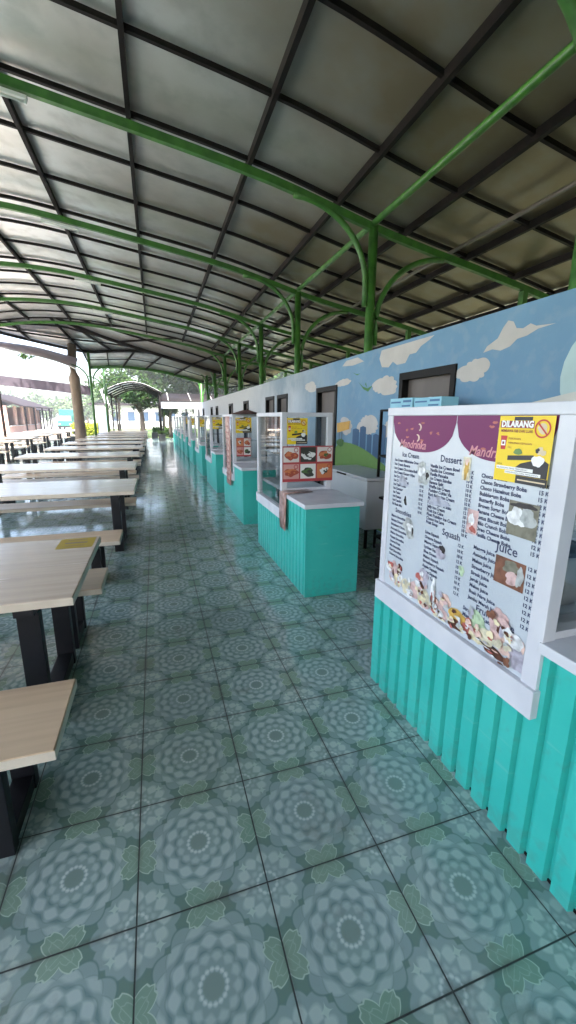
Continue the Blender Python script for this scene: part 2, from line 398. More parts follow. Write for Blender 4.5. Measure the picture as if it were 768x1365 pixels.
for yc in [-.72 + 3.37*k for k in range(-6, 10)]:
    zt = zbs(CX)
    mb = MB(); mb.tube([(CX, yc, 0), (CX, yc, zt)], .068, 14)
    mb.box(CX-.11, CX+.11, yc-.11, yc+.11, 0, .012)
    c = mb.build('column', M_green, pav)
    for sd_ in (-1, 1):
        mb = MB(); bracket(mb, CX, yc, sd_, zbs(CX+sd_*1.2)-.05 if sd_ < 0 else zbs(CX+1.2)-.06, drop=1.0, span=1.12, rad=.042); mb.build('curved_bracket', M_green, c)
mb = MB(); mb.tube([(CX, Y0, zbs(CX)+.06), (CX, 19.7+9.5, zbs(CX)+.06)], .045, 10); mb.build('longitudinal_pipe', M_green, pav)
mb = MB(); mb.tube([(4.55, Y0, 4.12), (4.55, Y1, 4.12)], .028, 8); mb.build('conduit', M_cond, pav)
M_lamp = mat('unlit_tube', (.62, .63, .62), .35)
def tube_lamp(x, y, z, label, L=.62):
    t = thing('tube_lamp', label, 'lamp', (x, y, z), 'unlit tube lamps under the green beams')
    sl = math.atan((zbs(x+L/2)-zbs(x-L/2))/L); t.rotation_euler.y = -sl
    mb = MB(); mb.box(-L/2, L/2, -.03, .03, 0, .035, .003); mb.build('housing', M_lamp, t)
    mb = MB(); mb.tube([(-L/2+.03, 0, -.022), (L/2-.03, 0, -.022)], .014, 8); mb.build('tube', M_lamp, t)
    for sx in (-1, 1):
        mb = MB(); mb.box(sx*(L/2-.015)-.012, sx*(L/2-.015)+.012, -.016, .016, -.04, -.001); mb.build('socket', M_lamp, t)
for i_, k_ in enumerate((2, 3, 4, 5)):
    tube_lamp(-1.42, -.72+3.37*k_+.01, zb(-1.42)-.105, ['white unlit tube lamp under the nearest full green beam, at the left edge', 'white unlit tube lamp under the second green beam', 'white unlit tube lamp under the third green beam', 'white unlit tube lamp under the fourth green beam'][i_])
# outer row over the rooms
for yc in COLS:
    mb = MB(); mb.box(6.02, 6.12, yc-.05, yc+.05, 0, 3.70); mb.build('column', M_green, pav)
mb = MB(); mb.bar([(6.07, Y0, 3.42), (6.07, Y1, 3.42)], .06, .07); mb.build('side_rail', M_green, pav)
# far, rotated lower section of roof, seen past the end of the main vault
N1 = [at(-90, 440, 21.5), at(-40, 424, 21.5), at(0, 418, 21.5), at(59, 415, 21.5), at(88, 428, 21.5), at(150, 452, 21.5), at(240, 480, 21.5), at(290, 495, 21.5), at(345, 512, 21.5)]
N2 = [at(-60, 428, 23.2), at(-20, 438, 24), at(40, 453, 24.5), at(110, 468, 24.5), at(150, 468, 24.5), at(195, 469, 24.8), at(240, 481, 25), at(290, 497, 25.5), at(345, 512, 26)]
N3 = [None]*3 + [at(121, 490, 26.5), at(150, 489, 26.5), at(173, 490, 26.5), at(217, 496, 26.8), at(262, 508, 27), at(300, 517, 27)]
def resample(P, n=25):
    out = []
    for i in range(n):
        t = i/(n-1)*(len(P)-1); k = min(int(t), len(P)-2); f = t-k
        p0 = P[max(k-1, 0)]; p1 = P[k]; p2 = P[k+1]; p3 = P[min(k+2, len(P)-1)]
        out.append(.5*((2*p1) + (p2-p0)*f + (2*p0-5*p1+4*p2-p3)*f*f + (3*p1-p0-3*p2+p3)*f**3))
    return out
far = thing('far_canopy', 'lower turned canopy section at the far end of the walkway, on slim green posts', 'canopy')
A, B_ = resample(N1), resample(N2)
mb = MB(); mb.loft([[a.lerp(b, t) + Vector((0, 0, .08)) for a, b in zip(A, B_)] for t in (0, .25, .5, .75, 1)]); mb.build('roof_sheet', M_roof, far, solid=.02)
for t in (0, .33, .66, 1):
    mb = MB(); mb.bar([a.lerp(b, t) + Vector((0, 0, 0 if t else -.05)) for a, b in zip(A, B_)], .09, .14 if t in (0, 1) else .07); mb.build('rafter', M_darkm, far)
for k in range(0, 25, 3):
    mb = MB(); mb.bar([A[k], B_[k]], .07, .09); mb.build('purlin', M_darkm, far)
ND = resample([N1[0], N1[2], N1[3], at(88, 428, 21.5), at(150, 452, 21.5), at(240, 480, 21.5), at(290, 495, 21.5), at(345, 512, 21.5)])
NU = [Vector((-6.1 + 12.4*i/24, 19.68, zbs(-6.1 + 12.4*i/24)+.25)) for i in range(25)]
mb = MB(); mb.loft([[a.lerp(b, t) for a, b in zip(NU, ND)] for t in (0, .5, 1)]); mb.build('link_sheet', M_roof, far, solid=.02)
mb = MB(); mb.bar([a.lerp(b, .5) - Vector((0, 0, .04)) for a, b in zip(NU, ND)], .06, .06); mb.build('rafter', M_darkm, far)
for k in range(2, 25, 4):
    mb = MB(); mb.bar([NU[k] - Vector((0, 0, .05)), ND[k] - Vector((0, 0, .05))], .06, .07); mb.build('purlin', M_darkm, far)
A2, B2 = resample(N2[3:]), resample([p for p in N3 if p])
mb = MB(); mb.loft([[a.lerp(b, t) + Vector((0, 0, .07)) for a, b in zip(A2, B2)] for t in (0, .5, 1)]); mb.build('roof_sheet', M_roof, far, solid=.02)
for t, hh in ((.5, .05), (1, .16)):
    mb = MB(); mb.bar([a.lerp(b, t) for a, b in zip(A2, B2)], .09, hh); mb.build('edge_beam', M_green if t == 1 else M_darkm, far)
for k in range(0, 25, 4):
    mb = MB(); mb.bar([A2[k], B2[k]], .06, .08); mb.build('purlin', M_darkm, far)
for X, Y, zt in ((-2.65, 21.5, 3.85), (-2.65, 27.3, 3.85)):
    mb = MB(); mb.tube([(X, Y, 0), (X, Y, zt+.6)], .055, 10); c = mb.build('column', M_green, far)
    for s_ in (-1, 1):
        mb = MB(); bracket(mb, X, Y, s_, zt+.05, drop=.7, span=.8, rad=.035); mb.build('curved_bracket', M_green, c)
# side awning beyond the left edge
M_awn = mat('awning_sheet', (.55, .50, .52), .5)
_tr = M_awn.node_tree.nodes.new('ShaderNodeBsdfTranslucent'); _tr.inputs[0].default_value = (.5, .45, .47, 1); _mi = M_awn.node_tree.nodes.new('ShaderNodeMixShader'); _mi.inputs[0].default_value = .4
M_awn.node_tree.links.new(M_awn.node_tree.nodes['Principled BSDF'].outputs[0], _mi.inputs[1]); M_awn.node_tree.links.new(_tr.outputs[0], _mi.inputs[2]); M_awn.node_tree.links.new(_mi.outputs[0], M_awn.node_tree.nodes['Material Output'].inputs['Surface'])
aw = thing('side_awning', 'pale curved awning sheet left of the far canopy, above the tree trunk', 'awning')
LA = resample([at(-70, 452, 20.5), at(0, 463, 20.5), at(62, 477, 20.8), at(90, 486, 21), at(100, 491, 21)], 15)
LB = resample([at(-70, 444, 24), at(0, 455, 24), at(45, 462, 24), at(80, 471, 24), at(104, 478, 24)], 15)
mb = MB(); mb.loft([[a.lerp(b, t) for a, b in zip(LA, LB)] for t in (0, .5, 1)]); mb.build('roof_sheet', M_awn, aw, solid=.01)
for L in (LA, LB):
    mb = MB(); mb.bar([p - Vector((0, 0, .02)) for p in L], .04, .04); mb.build('edge_beam', M_pipe, aw)
mb = MB(); mb.tube([LA[3], (LA[3].x, LA[3].y, -.18)], .05); mb.build('post', M_darkm, aw)

# ------------------------------------------------------------------ mural wall with doors
def mural_mat():
    m = mat('painted_sky_mural', rough=.6); nt = m.node_tree; E.nt = nt; b = nt.nodes['Principled BSDF']
    g = nt.nodes.new('ShaderNodeNewGeometry'); sp = nt.nodes.new('ShaderNodeSeparateXYZ'); nt.links.new(g.outputs['Position'], sp.inputs[0])
    ns = nt.nodes.new('ShaderNodeTexNoise'); ns.inputs['Scale'].default_value = 1.5; ns.inputs['Detail'].default_value = 5; nt.links.new(g.outputs['Position'], ns.inputs['Vector'])
    n2 = nt.nodes.new('ShaderNodeTexNoise'); n2.inputs['Scale'].default_value = .8; n2.inputs['Detail'].default_value = 6; nt.links.new(g.outputs['Position'], n2.inputs['Vector'])
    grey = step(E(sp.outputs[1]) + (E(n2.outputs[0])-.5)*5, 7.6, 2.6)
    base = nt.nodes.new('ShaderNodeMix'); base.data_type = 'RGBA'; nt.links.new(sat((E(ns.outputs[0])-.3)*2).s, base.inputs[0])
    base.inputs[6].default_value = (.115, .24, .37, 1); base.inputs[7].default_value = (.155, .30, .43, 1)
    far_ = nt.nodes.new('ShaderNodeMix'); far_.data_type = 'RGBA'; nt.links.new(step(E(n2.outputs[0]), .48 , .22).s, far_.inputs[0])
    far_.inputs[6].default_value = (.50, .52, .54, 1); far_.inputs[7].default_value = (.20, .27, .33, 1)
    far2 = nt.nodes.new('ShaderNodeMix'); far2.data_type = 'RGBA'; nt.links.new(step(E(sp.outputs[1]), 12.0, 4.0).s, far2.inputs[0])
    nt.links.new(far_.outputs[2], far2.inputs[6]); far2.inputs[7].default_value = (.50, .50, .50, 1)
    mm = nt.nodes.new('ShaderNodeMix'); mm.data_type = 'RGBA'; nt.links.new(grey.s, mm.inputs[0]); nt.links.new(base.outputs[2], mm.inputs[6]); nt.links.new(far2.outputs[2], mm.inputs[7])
    n3 = nt.nodes.new('ShaderNodeTexNoise'); n3.inputs['Scale'].default_value = 7; n3.inputs['Detail'].default_value = 9; nt.links.new(g.outputs['Position'], n3.inputs['Vector'])
    st = nt.nodes.new('ShaderNodeMix'); st.data_type = 'RGBA'; nt.links.new((step(E(n3.outputs[0]), .58, .14)*.22).s, st.inputs[0]); nt.links.new(mm.outputs[2], st.inputs[6]); st.inputs[7].default_value = (.30, .36, .40, 1)
    bp = nt.nodes.new('ShaderNodeBump'); bp.inputs['Distance'].default_value = .006; nt.links.new(n3.outputs[0], bp.inputs['Height']); nt.links.new(bp.outputs[0], b.inputs['Normal'])
    nt.links.new(st.outputs[2], b.inputs['Base Color']); return m
M_mural = mural_mat()
wall = thing('mural_wall', 'long low wall of kiosk rooms painted with blue sky, clouds, green hill and city', 'wall')
WX, WT = 3.0, 2.54
doors = [(3.71, 4.74), (6.67, 7.6), (9.46, 10.3), (10.6, 11.45), (13.7, 14.5), (16.6, 17.5), (20.6, 21.4), (22.6, 23.4), (26.5, 27.3), (29.4, 30.2)]
DT = 2.15
mb = MB(); y = -21
for a, b in doors:
    mb.box(WX, WX+.12, y, a, 0, WT); mb.box(WX+.0, WX+.12, a, b, DT, WT); y = b
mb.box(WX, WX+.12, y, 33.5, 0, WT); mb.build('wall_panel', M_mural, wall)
M_dframe = noisy('black_door_frame', (.004, .004, .004), (.008, .007, .007), .5, nscale=6, spec=.15)
M_door = noisy('taupe_door', (.12, .10, .088), (.085, .072, .064), .5, nscale=3, scale=(1, 1, .2))
for i, (a, b) in enumerate(doors):
    mb = MB()
    mb.box(WX-.02, WX+.10, a-.004, a+.07, 0, DT-.002); mb.box(WX-.02, WX+.10, b-.07, b+.004, 0, DT-.002); mb.box(WX-.022, WX+.102, a-.006, b+.006, DT-.08, DT+.004)
    fr = mb.build('door_frame', M_dframe, wall)
    mb = MB(); mb.box(WX+.07, WX+.1, a+.07, b-.07, .01, DT-.08); dd = mb.build('door', M_door, wall)
    mb = MB(); mb.box(WX+.04, WX+.075, a+.11, a+.14, .98, 1.12, .004); mb.build('handle', M_pipe, dd)
pn = Panel((WX, 0, 0), (0, 1, 0), (0, 0, 1), (-1, 0, 0))    # u = world Y, v = z
def mural(name, col, shapes, off):
    M_ = noisy('mural_'+name, col, tuple(c*.9 for c in col), .6, nscale=5)
    for j, pts in enumerate(shapes):
        mb = MB(); mb.face([pn.pt(u, v, off) for u, v in pts]); mb.build('painted_'+name, M_, wall)
def cl(u, v, ru, rv, seed, k=7, rug=.16, n=56, flatb=None):
    rn = random.Random(seed); ph = rn.uniform(0, 6.28); p2 = rn.uniform(0, 6.28); out = []
    for i in range(n):
        a = 2*math.pi*i/n; a2 = a + .42*math.sin(2*a+p2) + .2*math.sin(3*a+ph); w = 1-rug + rug*1.2*abs(math.sin(k*a2/2+ph))**.7 + .12*math.sin(2*a+p2) + .07*math.sin(3*a+ph)
        z = v + rv*w*math.sin(a)
        if flatb is not None: z = max(z, flatb)
        out.append((u + ru*w*math.cos(a), min(z, WT-.01)))
    return out
mural('cloud', (.50, .47, .44), [cl(3.48, 2.06, .23, .10, 3, 7), cl(5.12, 2.03, .30, .14, 4, 9),
      [(2.62, 2.325), (2.8, 2.34), (2.86, 2.37), (2.93, 2.345), (3.0, 2.36), (3.04, 2.42), (3.10, 2.44), (3.15, 2.39), (3.2, 2.31), (3.32, 2.26), (3.36, 2.21), (3.25, 2.225), (3.15, 2.20), (3.05, 2.22), (2.98, 2.27), (2.88, 2.28), (2.78, 2.315)],
      [(4.12, 2.50), (5.25, 2.50), (5.30, 2.40), (5.22, 2.28), (5.05, 2.26), (4.95, 2.32), (4.85, 2.27), (4.66, 2.27), (4.58, 2.36), (4.45, 2.36), (4.36, 2.42), (4.22, 2.46)],
      [(5.75, 2.42), (5.95, 2.50), (6.35, 2.50), (6.5, 2.43), (6.1, 2.40)],
      cl(7.95, 2.2, .32, .10, 8, 7), cl(6.45, 2.17, .28, .06, 9, 7),
      cl(5.55, 1.50, .34, .13, 12, 9), cl(6.28, 1.48, .22, .14, 15, 7), cl(4.97, 1.46, .16, .12, 16, 7)], .003)
mural('pale_disc', (.42, .56, .56), [[(2.1+.42*math.cos(a*.2618), 1.92+.42*math.sin(a*.2618)) for a in range(24)]], .003)
mural('pale_mountain', (.58, .57, .52), [[(1.7, 1.0), (1.7, 1.84), (2.05, 1.86), (2.4, 1.80), (2.85, 1.72), (3.1, 1.60), (3.3, 1.0)]], .006)
bl = []
for u0, u1, h_ in ((5.80, 6.02, 1.43), (5.58, 5.77, 1.47), (5.40, 5.54, 1.36), (5.2, 5.36, 1.37), (5.02, 5.17, 1.50), (4.84, 4.99, 1.34)):
    bl.append([(u0, 1.0), (u1, 1.0), (u1, h_), ((u0+u1)/2, h_+.02), (u0, h_)])
mural('tower_block', (.035, .095, .19), bl, .006)
mural('green_hill', (.12, .24, .055), [[(4.76, .02), (6.66, .02), (6.66, 1.10)] + [(6.66-1.9*t/12, 1.10 + .13*math.sin(math.pi*min(1, .25+t/16))-.22*(t/12)**2) for t in range(1, 13)]], .009)
mural('bush', (.05, .14, .03), [cl(6.47, 1.2, .17, .06, 21, 9)], .0115)
mural('signboard', (.60, .33, .07), [[(6.14, 1.43), (6.60, 1.36), (6.62, 1.52), (6.12, 1.56)]], .012)
mural('signpost', (.10, .09, .08), [[(6.40, 1.2), (6.42, 1.2), (6.42, 1.38), (6.40, 1.38)], [(6.5, 1.2), (6.52, 1.2), (6.52, 1.37), (6.5, 1.37)]], .012)
mural('leaf', (.06, .20, .05), [[(5.45, 2.06), (5.6, 2.03), (5.74, 2.06), (5.9, 2.14), (5.72, 2.02), (5.58, 1.98)], [(5.85, 2.26), (5.95, 2.24), (6.12, 2.30), (5.97, 2.26)], [(5.62, 2.04), (5.68, 2.09), (5.66, 2.12)]], .003)
# back cladding behind the rooms
def translucent(m, amt, col):
    nt = m.node_tree; out = nt.nodes['Material Output']; b = nt.nodes['Principled BSDF']
    tr = nt.nodes.new('ShaderNodeBsdfTranslucent'); tr.inputs[0].default_value = (*col, 1); mi = nt.nodes.new('ShaderNodeMixShader'); mi.inputs[0].default_value = amt
    nt.links.new(b.outputs[0], mi.inputs[1]); nt.links.new(tr.outputs[0], mi.inputs[2]); nt.links.new(mi.outputs[0], out.inputs['Surface']); return m
M_clad = noisy('pale_green_cladding', (.40, .42, .30), (.32, .33, .22), .6, nscale=1.2, scale=(1, 1, .3))
translucent(M_clad, .4, (.55, .52, .36))
mb = MB(); pts = []; y = -21; k = 0
while y < 26:
    pts += [(6.95, y), (6.95, y+.10), (6.99, y+.125), (6.99, y+.20), (6.95, y+.225)]; y += .25
mb.loft([[(x, yy, z) for x, yy in pts] for z in (0, 3.74)]); cw = mb.build('cladding_wall', M_clad)
for f in cw.data.polygons: f.use_smooth = False
tag(cw, 'pale green ribbed cladding rising behind the mural wall under the roof', 'wall')

# ------------------------------------------------------------------ food stalls
GE = 1.74
FX = 1.2                                             # front plane of all stalls
LEN, G0, GZ0, GZ1, DEP, CT = 1.80, .68, .60, 1.65, .53, .87
def rib_profile(y0, y1, pitch=.098):
    out = [(0, y0)]; y = y0+.035
    while y < y1-.05:
        out += [(0, y), (.024, y+.011), (.024, y+.026), (0, y+.032)]; y += pitch
    out.append((0, y1)); return out
def stall(loc, label, flip=False):
    t = thing('food_stall', label, 'stall', loc, 'turquoise food stalls along the mural wall')
    # base: ribbed front (short under the glass, tall under the counter), plain ends, open back
    mb = MB()
    for (ya, yb, zt) in ((0, G0, CT-.04), (G0, LEN, GZ0+.02)):
        pr = rib_profile(ya, yb); mb.loft([[(x+.010, y, z) for x, y in pr] for z in (.0, zt)])
    for f in mb.bm.faces: f.smooth = False
    mb.face([(.012, 0, 0), (DEP, 0, 0), (DEP, 0, CT-.04), (.012, 0, CT-.04)])
    mb.face([(.012, LEN, 0), (DEP, LEN, 0), (DEP, LEN, GZ0), (.012, LEN, GZ0)])
    mb.face([(DEP, 0, 0), (DEP, 0, CT-.04), (DEP, G0, CT-.04), (DEP, G0, 0)])
    mb.face([(DEP, G0, 0), (DEP, G0, GZ0), (DEP, LEN, GZ0), (DEP, LEN, 0)])
    mb.build('base_cabinet', M_turq, t)
    mb = MB(); mb.box(.03, DEP-.02, .01, LEN-.01, 0, .012); mb.build('skid', M_darkm, t)
    mb = MB(); mb.box(-.012, DEP+.03, -.025, G0+.01, CT-.04, CT, .005); mb.box(.06, DEP+.03, G0+.012, LEN-.05, CT-.038, CT-.003, .003); mb.build('counter_top', M_white, t)
    # glass box frame
    p = .048
    mb = MB()
    for (x, y, w) in ((-.006, G0, .062), (-.006, GE-p, p), (DEP-p, G0, p), (DEP-p, GE-p, p)):
        mb.box(x, x+p+.006, y, y+w, GZ0-.02 if x < .1 else CT+.001, GZ1-.035, .003)
    mb.box(-.008, p, G0-.003, GE+.002, GZ1-.035, GZ1+.005, .003); mb.box(DEP-p, DEP+.002, G0-.003, GE+.002, GZ1-.035, GZ1+.005, .003)
    mb.box(p+.001, DEP-p-.001, G0-.002, G0+p, GZ1-.036, GZ1+.004); mb.box(p+.001, DEP-p-.001, GE-p, GE+.001, GZ1-.036, GZ1+.004)
    mb.box(-.022, .040, G0-.008, GE+.012, GZ0-.022, GZ0+.088, .004)
    mb.box(p+.003, DEP-p, G0+.004, G0+p, CT+.001, CT+.028)
    mb.build('display_frame', M_white, t)
    mb = MB(); mb.box(.012, .018, G0+.062, GE-p, GZ0+.089, GZ1-.036); mb.build('front_glass', M_glass, t)
    mb = MB(); mb.box(p+.02, DEP-p, G0+.02, G0+.026, GZ0+.35, GZ1-.037); mb.build('side_glass', M_glass, t)
    mb = MB(); mb.box(p+.01, DEP-p-.01, G0+.08, GE-p-.02, 1.22, 1.228); mb.build('shelf', M_glass, t)
    return t
def notice(t, pn, u0, v0, w, h, off, detail=True):
    K = {'y': flat('notice_yellow', (.78, .55, .015)), 'k': flat('notice_black', (.012, .012, .014)), 'r': flat('notice_red', (.50, .03, .02)), 'w': flat('notice_white', (.8, .8, .78)),
         'g': flat('notice_green', (.12, .22, .06)), 'n': flat('notice_tan', (.62, .50, .33)), 'm': flat('notice_maroon', (.22, .02, .03))}
    q = Panel(pn.o, pn.u, pn.v, pn.n)
    def U(x): return u0 + w*x
    def V(y): return v0 + h*y
    q.rect('y', U(0), U(1), V(0), V(1), off); e = off+.0007
    q.rect('k', U(.29), U(.62), V(.93), V(.985), e); q.rect('k', U(.44), U(1), V(0), V(.115), e)
    q.poly('k', [(U(x), V(y)) for x, y in ((.36, .20), (.44, .17), (.44, .118), (.985, .118), (.985, .34), (.86, .40), (.6, .33), (.50, .30))], e)
    q.poly('k', [(U(x), V(y)) for x, y in ((.24, .33), (.72, .37), (.72, .44), (.24, .40))], e)
    q.rect('m', U(.03), U(.66), V(.82), V(.925), e)
    q.text('w', 'DILARANG', U(.05), V(.835), h*.13, e+.0006, bold=h*.006, width=w*.60)
    q.text('m', 'MEMBAWA F&B DARI LUAR', U(.05), V(.755), h*.06, e+.0003, bold=h*.001, width=w*.60)
    q.poly('r', [(U(.08), V(.49)), (U(.17), V(.49)), (U(.19), V(.70)), (U(.06), V(.70))], e); q.rect('w', U(.085), U(.165), V(.55), V(.63), e+.0005)
    q.rect('m', U(.105), U(.145), V(.57), V(.61), e+.0009)
    for i, s in enumerate(('MAKANAN', 'MINUMAN KEMASAN', 'DLL')): q.text('m', s, U(.22), V(.645-.065*i), h*.045, e)
    rr = w*.135; q.blob('n', U(.81), V(.82), rr*.6, rr*.55, e, 5, .2); q.ring('r', U(.81), V(.82), rr*.82, rr, e+.0005)
    a = math.pi*.75; c_, s_ = math.cos(a), math.sin(a)
    q.poly('r', [(U(.81)+c_*rr*.9+s_*rr*.09, V(.82)+s_*rr*.9-c_*rr*.09), (U(.81)-c_*rr*.9+s_*rr*.09, V(.82)-s_*rr*.9-c_*rr*.09), (U(.81)-c_*rr*.9-s_*rr*.09, V(.82)-s_*rr*.9+c_*rr*.09), (U(.81)+c_*rr*.9-s_*rr*.09, V(.82)+s_*rr*.9+c_*rr*.09)], e+.0009)
    q.blob('g', U(.43), V(.47), w*.075, h*.05, e+.0006, 3); q.blob('w', U(.80), V(.36), w*.10, h*.085, e+.0006, 8, .2); q.blob('n', U(.84), V(.50), w*.07, h*.06, e+.0006, 9, .4); q.blob('k', U(.775), V(.51), w*.035, h*.035, e+.0009, 2, .3)
    q.text('k', 'UNTUK', U(.04), V(.255), h*.03, e)
    q.rect('w', U(.04), U(.74), V(.185), V(.235), e+.0006); q.rect('w', U(.22), U(.88), V(.13), V(.175), e+.0006)
    q.text('k', 'PELANGGAN YANG TERHORMAT', U(.05), V(.197), h*.035, e+.001, width=w*.6); q.text('k', 'MAKANAN DAN MINUMAN', U(.24), V(.140), h*.032, e+.001, width=w*.6)
    q.rect('n', U(.48), U(.97), V(.045), V(.065), e+.0006)
    root = q.layers.pop('y').build('notice_sheet', K['y'], t); root['label'] = 'yellow and black prohibition notice with red no-food symbol'
    for k, nm in (('k', 'black_print'), ('r', 'red_print'), ('w', 'white_print'), ('g', 'green_print'), ('n', 'tan_print'), ('m', 'maroon_print')):
        if k in q.layers: q.layers.pop(k).build(nm, K[k], root)
    return root

ST = [.245, 3.27, 6.02, 8.87, 11.7, 14.5, 17.3, 20.1, 22.9, 25.7, 28.5]
labels = ['nearest turquoise stall with a large ice cream menu board in a white frame',
          'second turquoise stall with six red food photos above its white counter',
          'third turquoise stall from the front, with a long pink banner hanging on its front post',
          'fourth turquoise stall, just past the pink banner, with a silver oval mirror on it',
          'fifth turquoise stall along the wall, with grey curtain behind the glass',
          'sixth turquoise stall along the wall, halfway down the row',
          'seventh turquoise stall along the wall', 'eighth turquoise stall along the wall, near the far end',
          'ninth turquoise stall along the wall, third from the far end', 'tenth turquoise stall, second from the far end of the row', 'farthest turquoise stall at the end of the row']
stalls = [stall((FX, y, 0), l) for y, l in zip(ST, labels)]

# --- stall 1: menu board
t = stalls[0]
MU0 = GE - .048                                     # u = 0 at far (left) side
BW, BH = GE-.048-G0-.062, .925
bp = Panel((.0, MU0, GZ0+.09), (0, -1, 0), (0, 0, 1), (-1, 0, 0))
def menu_paper():
    m = noisy('menu_print_paper', (.46, .50, .54), (.54, .575, .61), .18, nscale=2.2, spec=.5); return m
mb = MB(); mb.box(.001, .009, MU0-BW, MU0, GZ0+.0895, GZ1-.0365); board = mb.build('menu_board', menu_paper(), t); board['label'] = 'large white ice cream menu with purple scalloped top'
def food(name, col, rough=.5):
    return noisy(name, col, tuple(c*.55 for c in col), rough, nscale=34, detail=3, lo=.42, hi=.72)
K = {'purple': flat('menu_purple', (.15, .012, .085), .55), 'navy': food('menu_ink', (.035, .045, .11)), 'pink': food('menu_pink', (.60, .25, .27)), 'peach': food('menu_peach', (.72, .50, .42)),
     'grey': food('menu_grey', (.42, .44, .43)), 'dark': food('menu_dark', (.035, .03, .03)), 'olive': food('menu_olive', (.20, .19, .14)), 'brown': food('menu_brown', (.20, .08, .045)),
     'cream': food('menu_cream', (.66, .60, .44)), 'choc': food('menu_chocolate', (.10, .035, .02)), 'berry': food('menu_berry', (.45, .12, .10)), 'vanilla': food('menu_vanilla', (.75, .66, .42)),
     'rose': food('menu_rose', (.62, .42, .40)), 'mint': food('menu_mint', (.45, .58, .38)), 'lilac': food('menu_lilac', (.44, .41, .48)), 'faint': food('menu_faint', (.37, .39, .46)), 'gold': food('menu_gold', (.62, .38, .08)), 'white': food('menu_white', (.74, .74, .74))}
Vt = BH
def lobe(u0, u1, vb, cusp):
    n = 26; pts = [(u0, Vt-.001), (u1, Vt-.001)]
    for i in range(n+1):
        x = 1-i/n; s = abs(2*x-1)
        pts.append((u0+(u1-u0)*x, vb + (Vt-.03-vb)*(1-math.sqrt(max(0, 1-s**2.3)))))
    return pts
e1 = .0004
bp.poly('purple', lobe(.0, .482, Vt-.170, 0), e1); bp.poly('purple', lobe(.486, BW, Vt-.170, 0), e1)
rn = random.Random(3)
for (ub, vb_) in ((.10, .825), (.60, .825)):           # lobe decoration: pale swirl and lettering
    for s_, (dx, dy) in enumerate(((.125, .035), (.115, -.015))):
        q_ = []; 
        for i in range(9): a = -1.2 + i*.35; q_.append((ub+dx+.022*math.cos(a), vb_+dy+.018*math.sin(a)+.01))
        for i in range(8, -1, -1): a = -1.2 + i*.35; q_.append((ub+dx-.006+.016*math.cos(a), vb_+dy+.014*math.sin(a)+.010))
        bp.poly('peach', q_, e1+.0004)
    bp.text('pink', 'Mandrinka', ub-.03, vb_-.055, .055, e1+.0004, bold=.001, shear=.3, width=.22)
    for i in range(9): bp.blob('berry', ub-.05+rn.random()*.32, vb_-.03+rn.random()*.11, .012, .006, e1+.0002, i, .5, 8)
def lines(head, hu, hv, hs, items, u, v0, v1, pu, price='10 K', size=.0235, wmax=.2, pv=None):
    if head: bp.text('navy', head, hu, hv, hs, e1, bold=.0006)
    n = len(items); st = (v0-v1)/max(1, n-1)
    for i, s in enumerate(items):
        bp.text('navy', s, u, v0-i*st, size, e1, bold=.0007)
        if pu: bp.text('navy', price if i % 3 else '12 K', pu, v0-i*st, size*.95, e1, bold=.0006)
ic = ['Ice Cream Milkshake Oreo', 'Ice Cream Banana', 'Ice Cream Chocolate Roll', 'Ice Cream Kacang Hijau', 'Ice Cream Buah', 'Ice Cream Coklat', 'Ice Tape Ketan', 'Ice Campur', 'Ice Teler', 'Ice Kelapa', 'Ice Cendol', 'Es Buah Mix']
lines('Ice Cream', .10, .722, .034, ic, .035, .694, .46, .262, size=.019)
lines('Smoothies', .07, .425, .034, ['Mango Smoothie', 'Banana Smoothie', 'Strawberry Smoothie', 'Avocado Smoothie', 'Melon Smoothie', 'Papaya Smoothie', 'Dragon Fruit', 'Mix Smoothie', 'Kiwi Smoothie', 'Orange Smoothie'], .035, .395, .18, None, size=.019)
lines('Dessert', .40, .726, .042, ['Vanilla Ice Cream Bowl', 'Vanilla Ice Coconut', 'Vanilla Pancake', 'Ice Cream Sundae', 'Banana Split', 'Waffle Ice Cream', 'Pudding Coklat Vla', 'Roti Bakar Ice Cream', 'Pisang Bakar Keju', 'Puding Mangga Susu', 'Jelly Ice Cream', 'Fruit Ice Cake', 'Float Pudding Ice Cream', 'Choco Ice Lava', 'Fruit Soup'], .335, .694, .43, .572, size=.0205)
lines('Squash', .455, .405, .042, ['Lime Squash', 'Orange Squash', 'Mango Squash', 'Lychee Squash', 'Blue Ocean', 'Melon Squash', 'Strawberry Squash', 'Apple Squash', 'Grape Squash', 'Lemon Tea'], .335, .38, .165, .56, size=.0205)
lines('', 0, 0, 0, ['Choco Banana', 'Choco Strawberry Boba', 'Choco Hazelnut Boba', 'Bubblegum Boba', 'Butterfly Boba', 'Brown Sugar Boba', 'Banana Cheese Boba', 'Lotus Biscuit Boba', 'Milo Crunch Boba', 'Oreo Cheese Boba', 'Vanilla Cheese Boba'], .652, .690, .455, .91, size=.0215, price='15 K')
lines('Juice', .765, .430, .052, ['Mangga Juice', 'Avocado Juice', 'Melon Juice', 'Strawberry Juice', 'Sirsak Juice', 'Jeruk Juice', 'Melon Juice', 'Buah Naga Juice', 'Jambu Merah Juice'], .652, .400, .185, .91, size=.0215, price='12 K')
lines("Fruit's Latte", .70, .150, .040, ['Strawberry Latte', 'Mango Latte'], .63, .125, .098, None, size=.024)
lines('Thai Tea', .75, .062, .040, [], .6, .1, .1, None)
def photo(u, v, w, h, bg, blobs, tilt=0):
    bp.rect(bg, u, u+w, v, v+h, e1+.0005)
    for i, (k, x, y, rx, ry) in enumerate(blobs): bp.blob(k, u+w*x, v+h*y, w*rx, h*ry, e1+.0008+.0001*i, i+int(u*100), .3)
photo(.80, .505, .125, .125, 'olive', [('white', .3, .55, .27, .3), ('grey', .68, .6, .25, .28), ('dark', .5, .9, .4, .08)])
